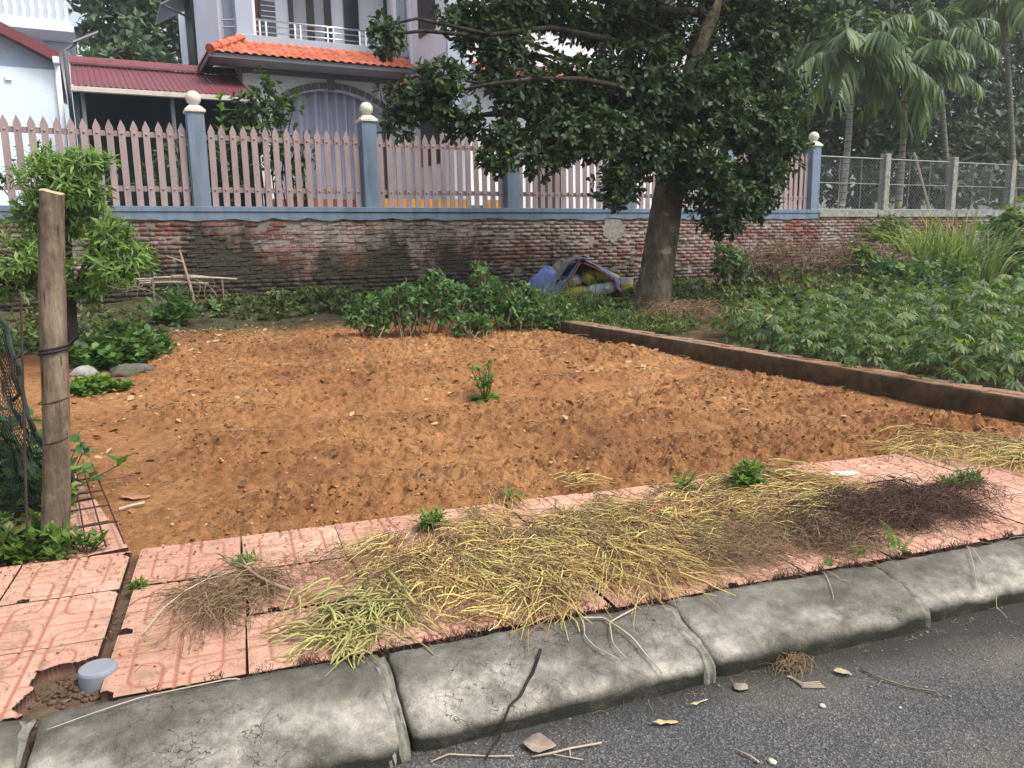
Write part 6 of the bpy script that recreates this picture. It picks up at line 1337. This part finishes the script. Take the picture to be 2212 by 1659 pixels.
e = empty('fibre_knot', rp(1725, 1450), 'knot of brown straw fibres on the asphalt below the right kerb stone', 'straw'); n = 130; p = rp(1712, 1446)
c = np.stack([p[0]+rw.normal(size=n)*.03, p[1]+rw.normal(size=n)*.014, .006+.02*rw.random(n)], 1); V, Fc = stems(c, R(10)+rw.normal(size=n)*1.3, .03+.06*rw.random(n), np.full(n, .0011), rw, .4, 2.5, zmin=.004); npobj('fibres', V, Fc, M['drybrown'], e, kind='stuff')
for k in range(4): MB().tube([rp(1700+k*3, 1465)+[0, 0, .008], rp(1735, 1480+k*3)+[0, 0, .008], rp(1770+k*4, 1476+k*4)+[0, 0, .006]], .0022, 4).build('straw_stem', M['palestick'], e)
for lab, (x, y), r_ in (('white pebble on the asphalt at the right of centre', (1776, 1527), .012), ('pale round pebble at the bottom edge of the road', (1668, 1648), .016), ('small white pebble on the asphalt under the long dry stem', (1945, 1530), .007)):
    q = rp(x, y); V, Fc = lumps(np.array([[q[0], q[1], r_*.35]]), np.array([r_]), rw, .8, .12); o = npobj('pebble', V, Fc, plain('white_pebble', (.5, .46, .38), .8)); tag(o, lab, 'pebble')
n = 2600; u = rw.uniform(-1.2, 5.5, n); v = 2.16-np.abs(rw.normal(size=n))*.55; V, Fc = lumps(np.array([uv(a, b, .001) for a, b in zip(u, v)]), .0022+.0045*rw.random(n)**3, rw); npobj('road_grit', V, Fc, plain('grit', (.15, .145, .14), .8, .6, 90), label='loose grit scattered on the asphalt near the kerb', cat='grit', kind='stuff')
n = 420; u = rw.uniform(-.5, 5.5, n); v = 2.19-np.abs(rw.normal(size=n))*.10; V, Fc = stems(np.array([uv(a, b, .004) for a, b in zip(u, v)]), rw.random(n)*6.28, .015+.05*rw.random(n), np.full(n, .0009), rw, .2, 1., zmin=.002); npobj('gutter_debris', V, Fc, M['drybrown'], label='fine dry plant bits collected along the gutter', cat='debris', kind='stuff')

n = 3200; u = rw.uniform(-1.1, 4.6, n); v = np.where(rw.random(n) < .35, 3.76-np.abs(rw.normal(size=n))*.12, rw.uniform(2.48, 3.77, n)); V, Fc = lumps(np.array([uv(a, b, .1325) for a, b in zip(u, v)]), .0018+.0045*rw.random(n)**3, rw); npobj('pavement_crumbs', V, Fc, M['clod'], label='crumbs of red soil scattered over the pink pavement tiles', cat='crumbs', kind='stuff')
n = 700; u = rw.uniform(-1.0, 4.6, n); v = rw.uniform(2.48, 3.7, n); V, Fc = stems(np.array([uv(a, b, .137) for a, b in zip(u, v)]), rw.random(n)*6.28, .015+.06*rw.random(n)**2, np.full(n, .001), rw, .15, 1., zmin=.134); npobj('pavement_chaff', V, Fc, M['drybrown'], label='loose bits of chaff scattered over the pink pavement tiles', cat='chaff', kind='stuff')

# ------------------------------------------------------------------ thin volume added to lift the shadows, standing in for lens glare
g = G('glare_veil'); g.nt.nodes.remove(g.b)
pv = g.n('ShaderNodeVolumePrincipled', {'Color': (.93, .96, 1., 1.), 'Density': .0012, 'Anisotropy': .3}); g.nt.links.new(pv.outputs[0], g.out.inputs['Volume'])
hz_ = MB().box(-70, 130, -45, 150, -1.3, 14.5).build('glare_veil_box', g.m); tag(hz_, kind='stuff')
